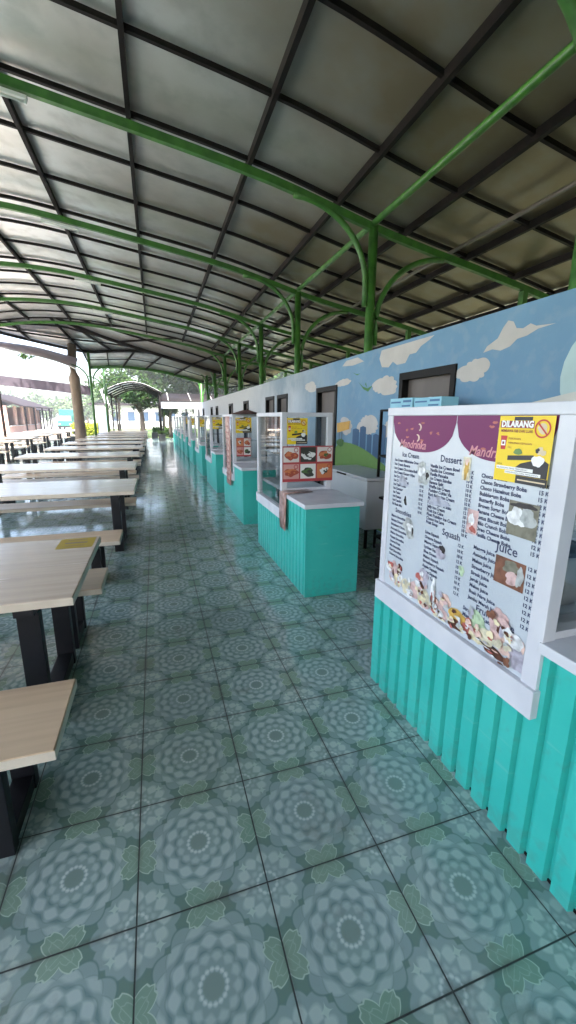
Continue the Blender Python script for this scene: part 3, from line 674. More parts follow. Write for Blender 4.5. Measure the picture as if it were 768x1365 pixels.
photo(.77, .31, .135, .105, 'brown', [('olive', .55, .72, .3, .2), ('rose', .62, .35, .25, .22), ('grey', .85, .5, .1, .4)])
photo(.60, .455, .06, .10, 'rose', [('white', .4, .6, .25, .25), ('berry', .6, .2, .3, .13)])
photo(.545, .665, .045, .095, 'cream', [('gold', .5, .5, .3, .4), ('peach', .5, .8, .2, .15)])
for j, (k, u, v, a, b) in enumerate((('grey', .285, .655, .05, .05), ('white', .27, .665, .025, .022), ('dark', .315, .650, .012, .018), ('grey', .29, .63, .028, .02), ('dark', .155, .50, .012, .022), ('grey', .20, .37, .045, .05), ('white', .21, .375, .022, .022), ('dark', .235, .36, .008, .018), ('faint', .12, .595, .045, .025), ('faint', .41, .545, .06, .025), ('dark', .47, .335, .018, .022), ('lilac', .455, .31, .03, .025), ('mint', .60, .285, .018, .02))):
    bp.blob(k, u, v, a, b, e1+.0004+.00008*j, j+30, .35)
sc = [('white', .05, .11, .03, .03), ('rose', .10, .09, .05, .06), ('choc', .145, .125, .025, .03), ('vanilla', .13, .055, .035, .035), ('white', .165, .07, .025, .03), ('cream', .22, .05, .05, .04), ('rose', .29, .055, .05, .05), ('white', .25, .03, .03, .025), ('lilac', .35, .15, .045, .05), ('choc', .335, .10, .03, .03), ('berry', .345, .08, .03, .025),
      ('cream', .37, .05, .05, .045), ('vanilla', .36, .035, .035, .028), ('brown', .45, .06, .03, .045), ('white', .43, .12, .02, .06), ('rose', .49, .045, .05, .035), ('white', .48, .035, .035, .022), ('peach', .52, .11, .04, .03),
      ('gold', .60, .07, .06, .035), ('choc', .60, .035, .05, .025), ('berry', .68, .05, .04, .03), ('mint', .72, .10, .05, .05), ('vanilla', .735, .045, .05, .04), ('dark', .79, .04, .06, .012), ('cream', .77, .07, .05, .03), ('choc', .82, .02, .05, .018), ('rose', .82, .15, .05, .06), ('peach', .88, .10, .06, .055), ('lilac', .93, .05, .045, .045), ('white', .90, .12, .04, .03)]
for j, (k, u, v, a, b) in enumerate(sc):
    bp.blob(k, u, max(v, b*1.28+.003), a, b, e1+.0006+.00006*j, j+60, .22, 20)
    for z in range(5):
        k2 = rn.choice(['white', 'cream', 'rose', 'peach', 'vanilla', 'lilac', 'choc', 'berry', 'brown', 'grey'])
        bb = b*rn.uniform(.14, .42); aa = a*rn.uniform(.15, .45)
        bp.blob(k2, min(max(u + a*rn.uniform(-.9, .9), aa*1.3+.003), BW-.05-aa), max(v + b*rn.uniform(-.8, .9), bb*1.4+.004), aa, bb, e1+.0030+.00006*(j*5+z), j*7+z, .4, 12)
for k, mbx in list(bp.layers.items()):
    mbx.build({'navy': 'menu_lettering', 'purple': 'purple_scallop'}.get(k, 'menu_picture'), K[k], board)
notice(t, bp, .724, .694, .222, .228, .012)
# --- stall 2: six photos, notice, hanging sheet
def food_sheet(t, pn, u0, v0, w, h, off, seed, cols=3, rows=2):
    q = Panel(pn.o, pn.u, pn.v, pn.n); rn = random.Random(seed)
    KK = {'red': flat('food_red', (.38, .045, .05)), 'pale': flat('food_pale', (.66, .60, .56)), 'rb': flat('food_redbrown', (.34, .06, .03)), 'dk': flat('food_dark', (.03, .03, .022)), 'wh': flat('food_white', (.72, .71, .68)), 'gr': flat('food_green', (.06, .12, .03)), 'or': flat('food_orange', (.55, .17, .06)), 'pk': flat('food_pink', (.58, .30, .27))}
    q.rect('red', u0, u0+w, v0, v0+h, off)
    bgs = ['pk', 'wh', 'or', 'pale', 'dk', 'pale']; fds = [['rb', 'or', 'rb'], ['dk', 'gr', 'dk'], ['or', 'wh', 'dk'], ['rb', 'or', 'rb'], ['wh', 'dk', 'wh'], ['rb', 'or', 'gr']]
    cw_, ch = w/cols, (h*.94)/rows
    for r_ in range(rows):
        for c_ in range(cols):
            k = (r_*cols+c_) % 6; a, b = u0+cw_*c_+cw_*.04, v0+h*.06+ch*r_+ch*.05
            q.rect(bgs[k], a, a+cw_*.92, b, b+ch*.88, off+.0008)
            f = fds[k]; cx_, cy_ = a+cw_*.46, b+ch*.38
            q.blob(f[0], cx_, cy_, cw_*.36, ch*.26, off+.0014, seed+k, .3)
            q.blob(f[1], cx_-cw_*.05, cy_+ch*.08, cw_*.24, ch*.17, off+.0020, seed+k+9, .5)
            q.blob(f[2], cx_+cw_*.06, cy_+ch*.03, cw_*.12, ch*.10, off+.0026, seed+k+19, .4)
            for z in range(5): q.blob(f[(z+1) % 3], cx_+cw_*rn.uniform(-.28, .28), cy_+ch*rn.uniform(-.15, .2), cw_*.05, ch*.04, off+.0032+.0004*z, z+k, .5, 9)
            if k != 1 and k != 4: q.ring('red', a+cw_*.74, b+ch*.72, cw_*.09, cw_*.13, off+.0015, 14)
    root = q.layers.pop('red').build('food_poster', KK['red'], t)
    for k in list(q.layers): q.layers[k].build('food_picture', KK[k], root)
    return root
sp_ = Panel((0, G0-.004, 0), (1, 0, 0), (0, 0, 1), (0, -1, 0))
fp = food_sheet(stalls[1], sp_, .0, .965, .545, .36, .003, 4); fp['label'] = 'red-bordered sheet of six food photos'
notice(stalls[1], sp_, .045, 1.345, .215, .255, .002)
M_hang = noisy('printed_sheet', (.50, .33, .30), (.22, .12, .09), .35, nscale=14, detail=6, lo=.4, hi=.6)
mb = MB(); mb.loft([[(-.022-.004*math.sin(z*9+y*20), y, z) for y in (G0-.19, G0-.1, G0+.02)] for z in (.50, .6, .7, .8, .872)] + [[(.03, y, .878) for y in (G0-.19, G0-.1, G0+.02)], [(.28, y+.02, .876) for y in (G0-.17, G0-.1, G0-.02)]])
mb.build('hanging_leaflet', M_hang, stalls[1], solid=.002)['label'] = 'brown printed leaflet folded over the counter edge'
# --- stall 3: long banner, notice, photo cards
t = stalls[2]
M_ban = noisy('pink_banner', (.50, .30, .26), (.42, .22, .18), .5, nscale=10, detail=7)
mb = MB(); mb.loft([[(-.03-.006*math.sin(z*5), y, z) for y in (G0+.10, G0+.3, G0+.52)] for z in (.48, .8, 1.1, 1.4, 1.62)]); bn = mb.build('hanging_banner', M_ban, t, solid=.002); bn['label'] = 'long faded pink banner hanging over the glass'
q = Panel((0, 0, 0), (0, -1, 0), (0, 0, 1), (-1, 0, 0)); rn = random.Random(5)
for i in range(10):
    q.rect('a', -(G0+.49), -(G0+.49)+.15+.2*rn.random(), .55+i*.1, .57+i*.1, .045)
    q.blob('b', -(G0+.2), .60+i*.1, .05, .028, .046, i, .3)
q.layers['a'].build('banner_print', flat('banner_ink', (.30, .10, .09)), bn); q.layers['b'].build('banner_print', flat('banner_photo', (.62, .45, .38)), bn)
notice(t, sp_, .045, 1.36, .26, .24, .002)
fs = food_sheet(t, sp_, .05, .98, .24, .30, .003, 8, 2, 2); fs['label'] = 'sheet of four food photos'
notice(stalls[3], sp_, .05, 1.35, .30, .25, .002)
mb = MB(); q = Panel((0, 0, 0), (0, -1, 0), (0, 0, 1), (-1, 0, 0)); q.blob('m', -1.25, 1.0, .16, .3, .03, 2, .05, 30); q.layers['m'].build('oval_mirror', mat('mirror', (.75, .78, .78), .12, 1), stalls[3])
mb = MB(); mb.bar([(.12, G0-.02, CT), (.42, G0-.05, 1.30)], .02, .012); mb.build('sign_board', M_white, stalls[3])
M_curt = noisy('grey_curtain', (.50, .50, .47), (.40, .40, .38), .7, nscale=4, scale=(1, 6, 1))
mb = MB(); mb.loft([[(.05+.012*math.sin(y*40), y, z) for y in [G0+.08+i*.02 for i in range(50)]] for z in (.72, 1.6)]); mb.build('curtain', M_curt, stalls[4])
for k in (4, 5, 6): notice(stalls[k], sp_, .06, 1.34, .26, .25, .002)
for k, col in ((5, (.62, .60, .56)), (6, (.35, .30, .26)), (7, (.55, .52, .48)), (8, (.45, .50, .50)), (9, (.6, .6, .6))):
    mb = MB(); mb.box(-.006, -.003, G0+.2, G0+.9, .72, 1.5); mb.build('front_poster', noisy('faded_poster', col, tuple(c*.6 for c in col), .4, nscale=7), stalls[k])
# dark folded parasol-like top on the third stall's far side
M_maroon = noisy('maroon_canvas', (.07, .025, .02), (.11, .045, .035), .8, nscale=6)
t = thing('canvas_tent_top', 'small dark maroon tent top standing on the third stall', 'tent top', (FX+.26, 6.9, GZ1+.006))
mb = MB()
for y0_ in (-.35, .0, ):
    for k in range(8):
        a, b = 2*math.pi*k/8, 2*math.pi*(k+1)/8
        mb.face([(.24*math.cos(a), y0_+.2+.34*math.sin(a), .0), (.24*math.cos(b), y0_+.2+.34*math.sin(b), .0), (0, y0_+.2, .075)])
mb.build('canvas', M_maroon, t)
mb = MB(); mb.tube([(0, -.15, 0), (0, -.15, .085)], .012); mb.build('pole', M_darkm, t)

# --- things on and behind the stalls
M_ltblue = noisy('light_blue_card', (.24, .52, .66), (.30, .60, .72), .5, nscale=5)
for (y_, w_, h_, lb) in ((2.50, .30, .10, 'light blue carton on top of the menu stall, the nearer one'), (2.86, .34, .09, 'light blue carton on top of the menu stall, the farther one')):
    pass
def carton(loc, w, d, h, label):
    t = thing('carton', label, 'box', loc, 'light blue cartons')
    mb = MB(); mb.box(-d/2, d/2, 0, w, 0, h, .004); mb.build('box_body', M_ltblue, t)
    q = Panel((-d/2, w, 0), (0, -1, 0), (0, 0, 1), (-1, 0, 0))
    q.rect('p', .02, w*.5, h*.55, h*.7, .001); q.rect('p', w*.55, w*.92, h*.2, h*.35, .001); q.rect('p', w*.6, w*.95, h*.6, h*.8, .001); q.layers['p'].build('blue_print', flat('carton_print', (.05, .16, .34)), t)
    mb = MB(); mb.box(-d/2+.005, d/2-.005, w*.4, w*.47, h, h+.002); mb.build('tape', flat('tape', (.7, .8, .85)), t)
carton((2.72, 3.42, 1.705), .44, .2, .105, 'light blue printed carton on the shelf by the black-framed door, nearer of the two')
carton((2.72, 3.89, 1.705), .44, .2, .115, 'light blue printed carton on the shelf by the black-framed door, farther of the two')
t = thing('metal_shelf', 'dark metal shelf unit by the black-framed door, carrying light blue cartons', 'shelf', (2.55, 3.36, 0))
for z in (.15, .65, 1.15, 1.68):
    mb = MB(); mb.box(0, .38, 0, 1.05, z, z+.024); mb.build('shelf_board', M_darkm, t)
for x in (0, .36):
    for y in (-.02, 1.05):
        mb = MB(); mb.box(x, x+.03, y, y+.02, 0, 1.70); mb.build('upright', M_darkm, t)
M_freez = noisy('freezer_white', (.50, .50, .51), (.44, .44, .45), .35, nscale=2)
def freezer(loc, label, L=1.35):
    t = thing('chest_freezer', label, 'freezer', loc, 'chest freezers against the mural wall')
    mb = MB(); mb.box(0, .55, 0, L, .26, .86, .012); mb.build('body', M_freez, t)
    mb = MB(); mb.box(-.015, .56, -.015, L+.015, .865, .905, .010); ld = mb.build('lid', M_freez, t)
    mb = MB(); mb.box(-.035, -.016, L*.4, L*.6, .872, .892, .003); mb.build('handle', M_darkm, ld)
    mb = MB(); mb.box(-.004, -.001, .15, .35, .32, .42); mb.build('vent', M_darkm, t)
    for x, y in ((.06, .08), (.5, .08), (.06, L-.08), (.5, L-.08)):
        mb = MB(); mb.tube([(x, y, 0), (x, y, .26)], .022, 8); mb.build('leg', M_darkm, t)
freezer((2.38, 4.35, 0), 'grey-white chest freezer on legs below the painted hill, behind the second stall')
freezer((2.38, 1.15, 0), 'grey-white chest freezer behind the nearest stall', 1.2)
freezer((2.38, 7.75, 0), 'grey-white chest freezer behind the third stall', 1.3)
M_bin = noisy('black_plastic', (.02, .02, .022), (.035, .035, .035), .5, nscale=5)
def crate(loc, label):
    t = thing('plastic_crate', label, 'crate', loc, 'black crates behind the stalls')
    mb = MB()
    mb.box(0, .4, 0, .6, 0, .02)
    for z in (.02, .14, .26): 
        mb.box(0, .4, 0, .02, z, z+.085); mb.box(0, .4, .58, .6, z, z+.085); mb.box(0, .02, .021, .579, z, z+.085); mb.box(.38, .4, .021, .579, z, z+.085)
    mb.build('crate_body', M_bin, t)
    mb = MB(); mb.box(-.01, .41, -.01, .61, .345, .37, .004); mb.build('rim', M_bin, t)
crate((2.05, 2.9, 0), 'black slatted crate on the floor between the menu stall and the freezer')
def rice_cooker(loc, label):
    t = thing('stock_pot', label, 'pot', loc)
    mb = MB(); mb.tube([(0, 0, 0), (0, 0, .2)], .13, 20); mb.build('pot_body', M_pipe, t)
    mb = MB(); mb.tube([(0, 0, .201), (0, 0, .225), (0, 0, .24)], .13, 20, rads=[.135, .11, .03]); mb.build('lid', M_darkm, t)
rice_cooker((1.55, 1.25, CT), 'metal pot with dark lid inside the nearest stall')

# ------------------------------------------------------------------ tables and benches
TL, TW, TH = 2.5, 1.1, .75
def leg_frame(mb, x, y0, y1, h, w=.095, d=.055):
    pass
def make_table():
    t = thing('dining_table', 'x', 'table', (0, 0, 0), 'pale dining tables')          # origin: right near corner on the floor; extends to -x, +y
    mb = MB(); mb.box(-TL, 0, 0, TW, TH-.043, TH, .004); top = mb.build('table_top', M_wood, t)
    mb = MB(); mb.box(-TL, .002, -.0025, 0, TH-.040, TH-.004); mb.box(0.0005, .003, 0, TW, TH-.040, TH-.004); mb.build('edge_band', M_edge, top)
    for x in (-.22, -TL+.22):
        for y in (.07, TW-.42):
            mb = MB(); mb.box(x-.05, x+.05, y, y+.055, .0, TH-.085, .003); mb.build('leg', M_black, t)
        mb = MB(); mb.box(x-.045, x+.045, .127, TW-.422, .012, .085, .003); mb.build('foot_rail', M_black, t)
        mb = MB(); mb.box(x-.045, x+.045, .02, TW-.02, TH-.085, TH-.0445, .003); mb.build('top_rail', M_black, t)
    mb = MB(); mb.box(-TL+.27, -.27, .5, .55, TH-.10, TH-.05); mb.build('stretcher', M_black, t)
    return t
BWD, BHT = .43, .45
def make_bench():
    t = thing('bench', 'x', 'bench', (0, 0, 0), 'pale benches beside the dining tables')
    mb = MB(); mb.box(-TL, 0, 0, BWD, BHT-.043, BHT, .004); s = mb.build('seat', M_woodb, t)
    mb = MB(); mb.box(-TL, .002, -.0025, 0, BHT-.040, BHT-.004); mb.box(0.0005, .003, 0, BWD, BHT-.040, BHT-.004); mb.build('edge_band', M_edge, s)
    for x in (-.23, -TL+.23):
        for y in (.04, BWD-.09):
            mb = MB(); mb.box(x-.045, x+.045, y, y+.05, 0, BHT-.08, .003); mb.build('leg', M_black, t)
        mb = MB(); mb.box(x-.04, x+.04, .092, BWD-.092, .01, .075, .003); mb.build('foot_rail', M_black, t)
        mb = MB(); mb.box(x-.04, x+.04, .02, BWD-.02, BHT-.08, BHT-.0445, .003); mb.build('top_rail', M_black, t)
    return t
T0, B0 = make_table(), make_bench()
used = [0, 0]
ORD = ['nearest', 'second', 'third', 'fourth', 'fifth', 'sixth', 'seventh', 'eighth', 'ninth', 'tenth', 'eleventh']
def place(proto, k, x, y, label):
    o = proto if not used[k] else copy_tree(proto); used[k] += 1
    o.location = (x, y, 0); o['label'] = label; q_ = used[0]*1.7+used[1]*2.3
    if used[0]+used[1] > 3: o.rotation_euler.z = R(.9*math.sin(q_*3.1)); o.location.x += .03*math.sin(q_*5.7)
    return o
TY = [2.07, 5.1, 7.6, 10.1, 12.6, 15.1, 17.6, 20.1, 22.6, 25.1, 27.6]
tabs = []
for i, y in enumerate(TY):
    x = [-.43, -.31, -.36, -.35, -.39, -.42, -.40, -.41, -.43, -.40, -.42][i]
    w = ORD[i]
    tl = 'nearest pale laminate table, with a yellow sticker at its corner' if i == 0 else ('farthest pale laminate table in the row beside the walkway' if i == 10 else '%s pale laminate table from the camera in the row beside the walkway' % w)
    tabs.append(place(T0, 0, x, y, tl))
    place(B0, 1, -.41 if i else -.41, y-(.65 if i == 0 else (1.03 if i == 1 else .80)), 'pale bench on the near side of the %s walkway table' % w)
    place(B0, 1, x-.02 if i else -.42, y+.83, 'pale bench on the far side of the %s walkway table' % w)
for i in range(7):
    y = 14.0 + 2.75*i
    w = ORD[i]
    place(T0, 0, -4.78, y, '%s pale table in the outer row by the road' % ('farthest' if i == 6 else w))
    place(B0, 1, -4.8, y-.75, 'pale bench on the near side of the %s table by the road' % w)
    place(B0, 1, -4.8, y+.83, 'pale bench on the far side of the %s table by the road' % w)
# the sticker on the nearest table (only there)
q = Panel((-.245, .84, TH+.0008), (1, 0, 0), (0, 1, 0), (0, 0, 1))
q.rect('y', 0, .225, 0, .24, 0); q.rect('m', .04, .18, .11, .14, .0006); q.rect('m', .05, .17, .05, .06, .0006); q.rect('m', .05, .17, .19, .205, .0006)
stk = q.layers['y'].build('sticker', flat('sticker_yellow', (.40, .27, .015), .7), tabs[0]); stk['label'] = 'yellow notice sticker on the table corner'
q.layers['m'].build('sticker_print', flat('sticker_print', (.16, .08, .01), .4), stk)
mb = MB(); mb.tube([(-.72, .52, TH+.0005), (-.72, .52, TH+.0025)], .012, 10); mb.build('screw_cap', M_darkm, tabs[0])

# ------------------------------------------------------------------ beyond the walkway
def leaves(mb, centre, rad, n, size, seed, squash=.8):
    rn = random.Random(seed)
    lumps = [(Vector((rn.gauss(0, .45), rn.gauss(0, .45), rn.gauss(0, .38)*squash))*rad.x, rn.uniform(.26, .46)*rad.x) for _ in range(34)]
    for i in range(n):
        c, r_ = rn.choice(lumps)
        d = Vector((rn.gauss(0, 1), rn.gauss(0, 1), rn.gauss(0, 1))).normalized()*r_*(rn.random()**.4)
        p = centre + Vector((c.x, c.y*rad.y/rad.x, c.z*rad.z/rad.x)) + d
        u = Vector((rn.gauss(0, 1), rn.gauss(0, 1), rn.gauss(0, .6))).normalized(); v = u.orthogonal().normalized()
        v = (v*math.cos(i) + u.cross(v)*math.sin(i)).normalized(); s = size*rn.uniform(.6, 1.3)
        mb.face([p-u*s, p-v*s*.45, p+u*s, p+v*s*.45])
def leafmat(name, c1, c2):
    m = noisy(name, c1, c2, .6, nscale=1.1, detail=3, spec=.12); b = m.node_tree.nodes['Principled BSDF']
    return m
M_leafd = leafmat('dark_leaves', (.009, .026, .006), (.024, .055, .010))
M_leafm = leafmat('mid_leaves', (.018, .045, .008), (.045, .09, .016))
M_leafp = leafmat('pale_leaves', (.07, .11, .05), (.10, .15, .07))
M_leafy = leafmat('yellow_green_leaves', (.16, .20, .015), (.24, .25, .02))
M_bark = noisy('bark', (.22, .165, .11), (.13, .095, .065), .85, scale=(1, 1, .3), nscale=4, bump=.02)
M_barkd = noisy('dark_bark', (.06, .05, .04), (.10, .08, .06), .9, nscale=5)
def tree(x, y, h, r, m, label, seed, n=3500, trunk_r=.18, size=.16, crown_h=None, bark=None, z0=-.18, group=None):
    t = thing('tree', label, 'tree', (x, y, z0), group); rn = random.Random(seed)
    zc = h - (crown_h or r)*.8
    mb = MB(); pts = [(0, 0, 0)] + [(rn.uniform(-.1, .1)*i*.4, rn.uniform(-.1, .1)*i*.4, zc*i/5) for i in range(1, 6)]
    mb.tube(pts, 0, 10, rads=[trunk_r*1.25] + [trunk_r*(1-.1*i) for i in range(1, 6)])
    for k in range(7):
        a = k*2.4+seed; b0 = Vector(pts[3]).lerp(Vector(pts[5]), rn.random()); e = Vector((math.cos(a)*r*.7, math.sin(a)*r*.7, zc + rn.uniform(-.1, .6)*r))
        mb.tube([b0, b0.lerp(e, .5)+Vector((0, 0, .2)), e], 0, 6, rads=[trunk_r*.5, trunk_r*.3, .03])
    mb.build('trunk', bark or M_bark, t)
    mb = MB(); leaves(mb, Vector((0, 0, zc+(crown_h or r)*.2)), Vector((r, r, crown_h or r)), n, size, seed); mb.build('crown', m, t)
    return t
# big pale trunk through the roof gap
t = thing('tree', 'thick pale brown tree trunk rising past the roof edge beside the tables', 'tree', (-3.45, 24.0, -.0))
tp = [at(109, 590, 24.2), at(107, 570, 24.2), at(104, 545, 24.2), at(101, 520, 24.2), at(99, 503, 24.2), at(96, 485, 24.2), at(95, 430, 24.3)]
tp = [Vector((tp[0].x+.1, 24.2, 0))] + tp
t.location = (0, 0, 0)
mb = MB(); mb.tube(tp, 0, 14, rads=[.33, .29, .26, .24, .24, .26, .22, .18]); 
mb.tube([tp[-1], at(80, 400, 24.5)], 0, 10, rads=[.15, .08]); mb.tube([tp[-1], at(112, 395, 24)], 0, 10, rads=[.15, .08]); mb.build('trunk', M_bark, t)
mb = MB(); leaves(mb, at(95, 380, 24.5)+Vector((0, 0, .3)), Vector((3.2, 3.2, 1.6)), 3000, .16, 5); leaves(mb, at(35, 474, 26), Vector((.45, .45, .3)), 160, .08, 6); mb.build('crown', M_leafm, t)
# trees beyond
spec = [(5.2, 47, 9.5, 4.2, M_leafd, 'dark green broad tree behind the far white fascia'), (10.5, 50, 11, 4.8, M_leafd, 'tall dark tree behind the far end of the mural wall'),
        (1.2, 56, 9.5, 3.8, M_leafm, 'mid green tree behind the arched walkway canopy'), (8.2, 60, 12, 5.2, M_leafm, 'tall lighter green tree behind the dark one'),
        (-3.4, 46, 6.3, 2.3, M_leafm, 'bright round tree left of the arched walkway canopy'), (-1.0, 40, 4.6, 1.7, M_leafd, 'small dark tree with thick trunk under the arched canopy'),
        (14.5, 55, 12, 5.0, M_leafd, 'large dark tree far right beyond the roof'), (1.4, 39.5, 3.2, .8, M_leafm, 'small shrub-like tree beside the planter posts')]
for i, (x, y, h, r, m, lb) in enumerate(spec):
    tree(x, y, h, r, m, lb, 11+i, 17000 if r > 3 else 4500, .28 if 'thick' in lb else .2, (.27 if r > 3 else .14), bark=M_barkd, group='trees beyond the walkway')
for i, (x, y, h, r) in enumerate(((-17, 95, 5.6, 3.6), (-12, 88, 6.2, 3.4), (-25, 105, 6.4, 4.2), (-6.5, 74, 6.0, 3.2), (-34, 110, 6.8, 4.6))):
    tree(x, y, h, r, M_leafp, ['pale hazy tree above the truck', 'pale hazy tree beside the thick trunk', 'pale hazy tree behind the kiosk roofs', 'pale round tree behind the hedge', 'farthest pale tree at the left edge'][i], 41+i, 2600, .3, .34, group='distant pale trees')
def hedge(x0, x1, y0, y1, h, m, label, seed, n):
    t = thing('hedge', label, 'hedge', ((x0+x1)/2, (y0+y1)/2, -.18)); rn = random.Random(seed)
    mb = MB()
    for i in range(n):
        p = Vector((rn.uniform(x0, x1)-(x0+x1)/2, rn.uniform(y0, y1)-(y0+y1)/2, h*rn.random()**.6*(.85+.15*math.sin(i))))
        u = Vector((rn.gauss(0, 1), rn.gauss(0, 1), rn.gauss(0, 1))).normalized(); v = u.orthogonal().normalized(); s = .07*rn.uniform(.6, 1.4)
        mb.face([p-u*s, p-v*s*.6, p+u*s, p+v*s*.6])
    mb.build('foliage', m, t)
    mb = MB()
    for k in range(8):
        x = (k/7-.5)*(x1-x0)*.9; mb.tube([(x, 0, 0), (x+.05, .02, h*.8)], .02, 6)
    mb.build('stem', M_barkd, t)
hedge(-6.0, -3.35, 34.9, 36.0, 1.35, M_leafy, 'clipped yellow-green hedge beyond the last tables', 3, 5200)
hedge(-.2, 2.6, 41.5, 42.6, .9, M_leafm, 'low bright green hedge on the lawn', 4, 3000)
# arched walkway canopy
wc = thing('walkway_canopy', 'small arched walkway canopy on slim dark posts beyond the tables', 'canopy', (0, 0, 0))
AX = [(-3.0 + 3.6*i/14, 3.15 + .62*math.sin(math.pi*i/14)) for i in range(15)]
mb = MB(); mb.loft([[(x, y, z+.05) for x, z in AX] for y in (29.5, 33, 37)]); mb.build('roof_sheet', mat('pale_sheet', (.62, .63, .62), .4, .2), wc, solid=.02)
for y in (29.5, 31.3, 33.1, 35, 37):
    mb = MB(); mb.bar([(x, y, z) for x, z in AX], .06, .09); mb.build('arched_rib', M_darkm, wc)
for k in (0, 4, 7, 10, 14):
    mb = MB(); mb.bar([(AX[k][0], 29.5, AX[k][1]-.01), (AX[k][0], 37, AX[k][1]-.01)], .05, .06); mb.build('purlin', M_darkm, wc)
for x in (-2.85, .45):
    for y in (29.6, 33.1, 36.9):
        mb = MB(); mb.tube([(x, y, 0 if y < 34 else -.18), (x, y, 3.2)], .05, 8); mb.build('post', M_darkm, wc)
mb = MB()
for j, (x, y) in enumerate(((.45, 29.6), (-.02, 33.9))):
    t = thing('planter', 'black square planter at the foot of a canopy post, %s' % ('nearer one' if j == 0 else 'farther one'), 'planter', (x, y, 0), 'black planters')
    mb = MB(); mb.box(-.22, .22, -.22, .22, 0, .42, .01); mb.build('tub', M_bin, t)
    mb = MB(); mb.box(-.24, .24, -.24, .24, .421, .46, .004); mb.build('rim', M_bin, t)
    mb = MB(); leaves(mb, Vector((0, 0, .62)), Vector((.22, .22, .2)), 260, .05, 77+j); mb.build('foliage', M_leafm, t)
# end canopy with white fascia
ec = thing('end_canopy', 'flat dark canopy with white fascia closing the end of the walkway', 'canopy')
mb = MB(); mb.box(.55, 9, 36.0, 36.08, 2.30, 2.85); mb.build('fascia', M_white, ec)
mb = MB(); mb.loft([[(.5, 35.95, 2.88), (9, 35.95, 2.88)], [(.9, 39, 3.65), (9, 39, 3.65)]]); mb.build('roof_sheet', M_darkm, ec, solid=.05)
mb = MB()
for x in (1.2, 3.0, 4.8): mb.bar([(x, 35.94, 2.95), (x, 38.9, 3.70)], .06, .06)
mb.build('ridge_strip', M_pipe, ec)
for x in (.7, 2.6, 5.5):
    mb = MB(); mb.tube([(x, 36.3, -.18), (x, 36.3, 2.35)], .05, 8); mb.build('post', M_darkm, ec)
# dangling plants under it
t = thing('hanging_plants', 'dark trailing plants hanging under the white fascia', 'plant')
mb = MB(); 
for i in range(7): leaves(mb, Vector((1.0+i*.75, 36.6, 2.1-.12*(i % 3))), Vector((.3, .25, .3)), 130, .07, 90+i)
mb.build('foliage', M_leafd, t)
# blue-grey banner between the posts
t = thing('upright_banner', 'narrow blue-grey upright banner beside the hedge', 'banner', (-3.55, 33.2, 0))
mb = MB(); mb.box(-.32, .32, -.015, .015, .1, 2.1, .004); mb.build('banner_cloth', noisy('bluegrey_cloth', (.12, .15, .22), (.20, .23, .30), .7, nscale=3), t)
mb = MB(); mb.tube([(.34, 0, 0), (.34, 0, 2.2)], .02, 8); mb.tube([(-.34, 0, 0), (-.34, 0, 2.2)], .02, 8); mb.build('pole', M_darkm, t)
t = thing('shade_panel', 'white slanted panel leaning beside the arched canopy', 'panel')
mb = MB(); mb.face([at(133, 520, 33), at(139, 516, 33), at(146, 540, 33), at(141, 540, 33)]); mb.build('panel_sheet', M_white, t, solid=.04)
mb = MB(); p_ = at(143.5, 538, 33); mb.tube([p_, (p_.x, p_.y, 0)], .03); mb.build('post', M_darkm, t)
# overhead gantry across the road
gt = thing('overhead_gantry', 'pale grey horizontal gantry beam crossing over the road', 'gantry')
gp = [at(-160, 498, 27), at(0, 507, 27), at(122, 521, 27)]
mb = MB(); mb.bar(gp, .25, .5); mb.build('beam', noisy('gantry_paint', (.075, .062, .075), (.055, .047, .058), .7, nscale=2, spec=.1), gt)
for p in (gp[0], Vector((-15.5, 27, gp[0].z)), ):
    mb = MB(); mb.tube([(p.x, p.y, -.18), (p.x, p.y, p.z)], .12, 10); mb.build('post', M_darkm, gt)
# kiosks left of the road
M_kroof = noisy('weathered_roof', (.022, .017, .019), (.035, .028, .03), .8, nscale=2, spec=.1)
M_kwall = noisy('salmon_wall', (.45, .26, .21), (.52, .33, .27), .8, nscale=1)
M_kwall2 = noisy('cream_wall', (.55, .48, .38), (.48, .42, .34), .8, nscale=1)
def kiosk(x, y, L, D, H, wm, label, rh=1.2):
    t = thing('kiosk', label, 'kiosk', (x, y, -.18), 'roadside kiosks')
    mb = MB(); mb.box(-D, 0, 0, L, 0, .08); mb.box(-D, -D+.15, 0, L, .08, H); mb.box(-D+.15, -.4, 0, .15, .08, H); mb.box(-D+.15, -.4, L-.15, L, .08, H); mb.box(-.55, -.4, .151, L-.151, .08, .95)
    k = 2.2
    while k < L-1: mb.box(-.55, -.4, k, k+.5, .95, H); k += 2.2
    mb.build('wall', wm, t)
    mb = MB(); mb.loft([[(1.1, -.5, H-.15), (-D/2, -.5, H+rh), (-D-1, -.5, H-.1)], [(1.1, L+.5, H-.15), (-D/2, L+.5, H+rh), (-D-1, L+.5, H-.1)]])
    for f in mb.bm.faces: f.smooth = False
    mb.build('roof', M_kroof, t, solid=.1)
    for yy in (.3, L*.33, L*.66, L-.3):
        mb = MB(); mb.tube([(.9, yy, 0), (.9, yy, H-.1)], .07, 8); mb.build('post', M_darkm, t)
    mb = MB(); mb.box(-.6, -.25, .2, L-.2, .951, 1.0); mb.build('counter', M_conc, t)
kiosk(-11.5, 41.5, 9.5, 5, 2.7, M_kwall, 'brick-red open kiosk with dark gabled roof, nearer the road bend', 1.1)
kiosk(-13.6, 53.0, 9, 5, 2.6, M_kwall, 'brick-red kiosk farther up the road', 1.0)
kiosk(-13.4, 30.0, 8.5, 5, 2.6, M_kwall2, 'cream kiosk at the left edge with low dark roof', .9)
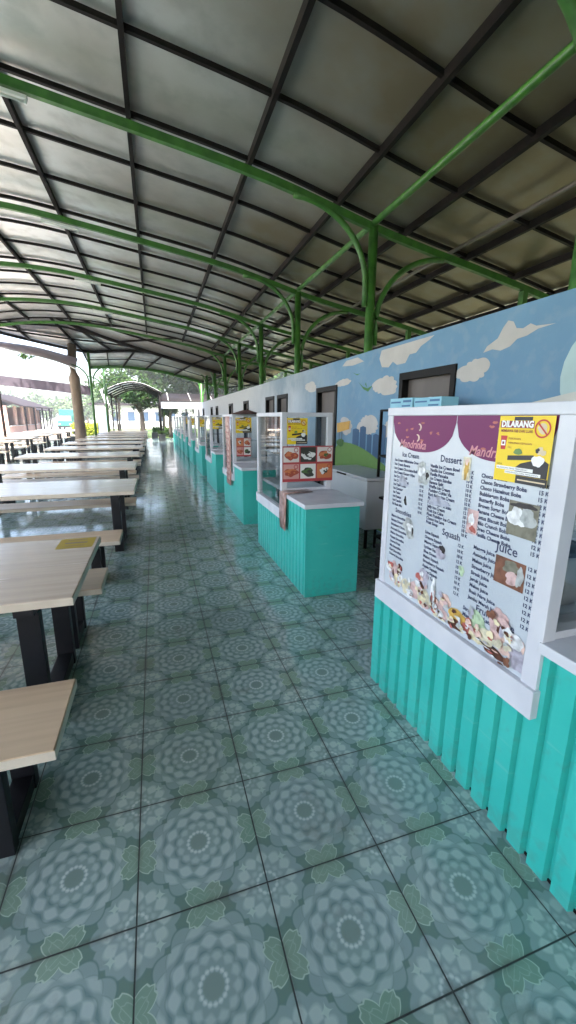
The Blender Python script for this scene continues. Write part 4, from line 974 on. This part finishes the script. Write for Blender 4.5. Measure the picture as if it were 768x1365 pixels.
# truck on the road
tr = thing('truck', 'teal covered truck parked far up the pale road', 'truck', (-11.1, 61, -.185))
M_teal = noisy('teal_tarp', (.005, .13, .095), (.01, .16, .12), .6, nscale=3); M_cab = noisy('truck_blue', (.02, .045, .09), (.03, .06, .11), .4, nscale=3)
mb = MB(); mb.box(-.9, .9, 1.7, 4.6, 1.0, 2.75, .08); mb.build('tarp_cover', M_teal, tr)
mb = MB(); mb.box(-.88, .88, 1.65, 4.65, .62, .99, .02); mb.build('bed', M_cab, tr)
mb = MB(); mb.box(-.85, .85, 0, 1.6, .55, 1.25, .05); mb.loft([[(-.8, .1, 1.2), (-.72, .45, 1.95), (-.72, 1.5, 2.0), (-.8, 1.58, 1.2)], [(.8, .1, 1.2), (.72, .45, 1.95), (.72, 1.5, 2.0), (.8, 1.58, 1.2)]]); mb.face([(-.8, .1, 1.2), (-.72, .45, 1.95), (-.72, 1.5, 2.0), (-.8, 1.58, 1.2)]); mb.face([(.8, .1, 1.2), (.72, .45, 1.95), (.72, 1.5, 2.0), (.8, 1.58, 1.2)])
mb.build('cab', M_teal, tr)
mb = MB(); mb.face([(-.68, .12, 1.30), (.68, .12, 1.30), (.63, .38, 1.86), (-.63, .38, 1.86)]); mb.build('windscreen', mat('dark_glass', (.03, .04, .05), .1), tr)
mb = MB(); mb.box(-.87, .87, -.1, -.01, .42, .62, .02); mb.build('bumper', M_darkm, tr)
for x in (-.78, .78):
    for y in (.75, 3.7):
        mb = MB(); mb.tube([(x-.1, y, .36), (x+.1, y, .36)], .36, 18); mb.build('wheel', M_bin, tr)
    mb = MB(); mb.tube([(x*.8, -.03, .85), (x*.8, -.01+.02, .85)], .1, 12); mb.build('headlight', M_white, tr)
# pale low building far behind
bd = thing('low_building', 'white low building with dark windows beyond the lawn', 'building', (0, 0, 0))
mb = MB(); mb.box(-9, 9, 72, 78, -.19, 3.4); mb.build('wall', noisy('render_white', (.6, .6, .58), (.52, .52, .5), .8, nscale=1), bd)
mb = MB(); mb.box(-9.6, 9.6, 71.4, 78.6, 3.401, 3.7); mb.build('roof', M_kroof, bd)
for k in range(8):
    mb = MB(); mb.box(-8.2+k*2.1, -7.1+k*2.1, 71.96, 71.995, 1.0, 2.4); mb.build('window', M_cab, bd)

# ------------------------------------------------------------------ haze
hz = MB(); hz.box(-305, 305, -125, 405, -1.2, 13.5)
M_hz = bpy.data.materials.new('haze'); M_hz.use_nodes = True; M_hz.node_tree.nodes.clear()
_o = M_hz.node_tree.nodes.new('ShaderNodeOutputMaterial'); _v = M_hz.node_tree.nodes.new('ShaderNodeVolumePrincipled')
_v.inputs['Color'].default_value = (.95, .96, 1, 1); _v.inputs['Density'].default_value = .0019; _v.inputs['Anisotropy'].default_value = .2
M_hz.node_tree.links.new(_v.outputs[0], _o.inputs['Volume'])
hz = hz.build('haze', M_hz); hz['kind'] = 'stuff'
SC.cycles.volume_bounces = 0; SC.cycles.volume_step_rate = 4; SC.cycles.volume_max_steps = 64
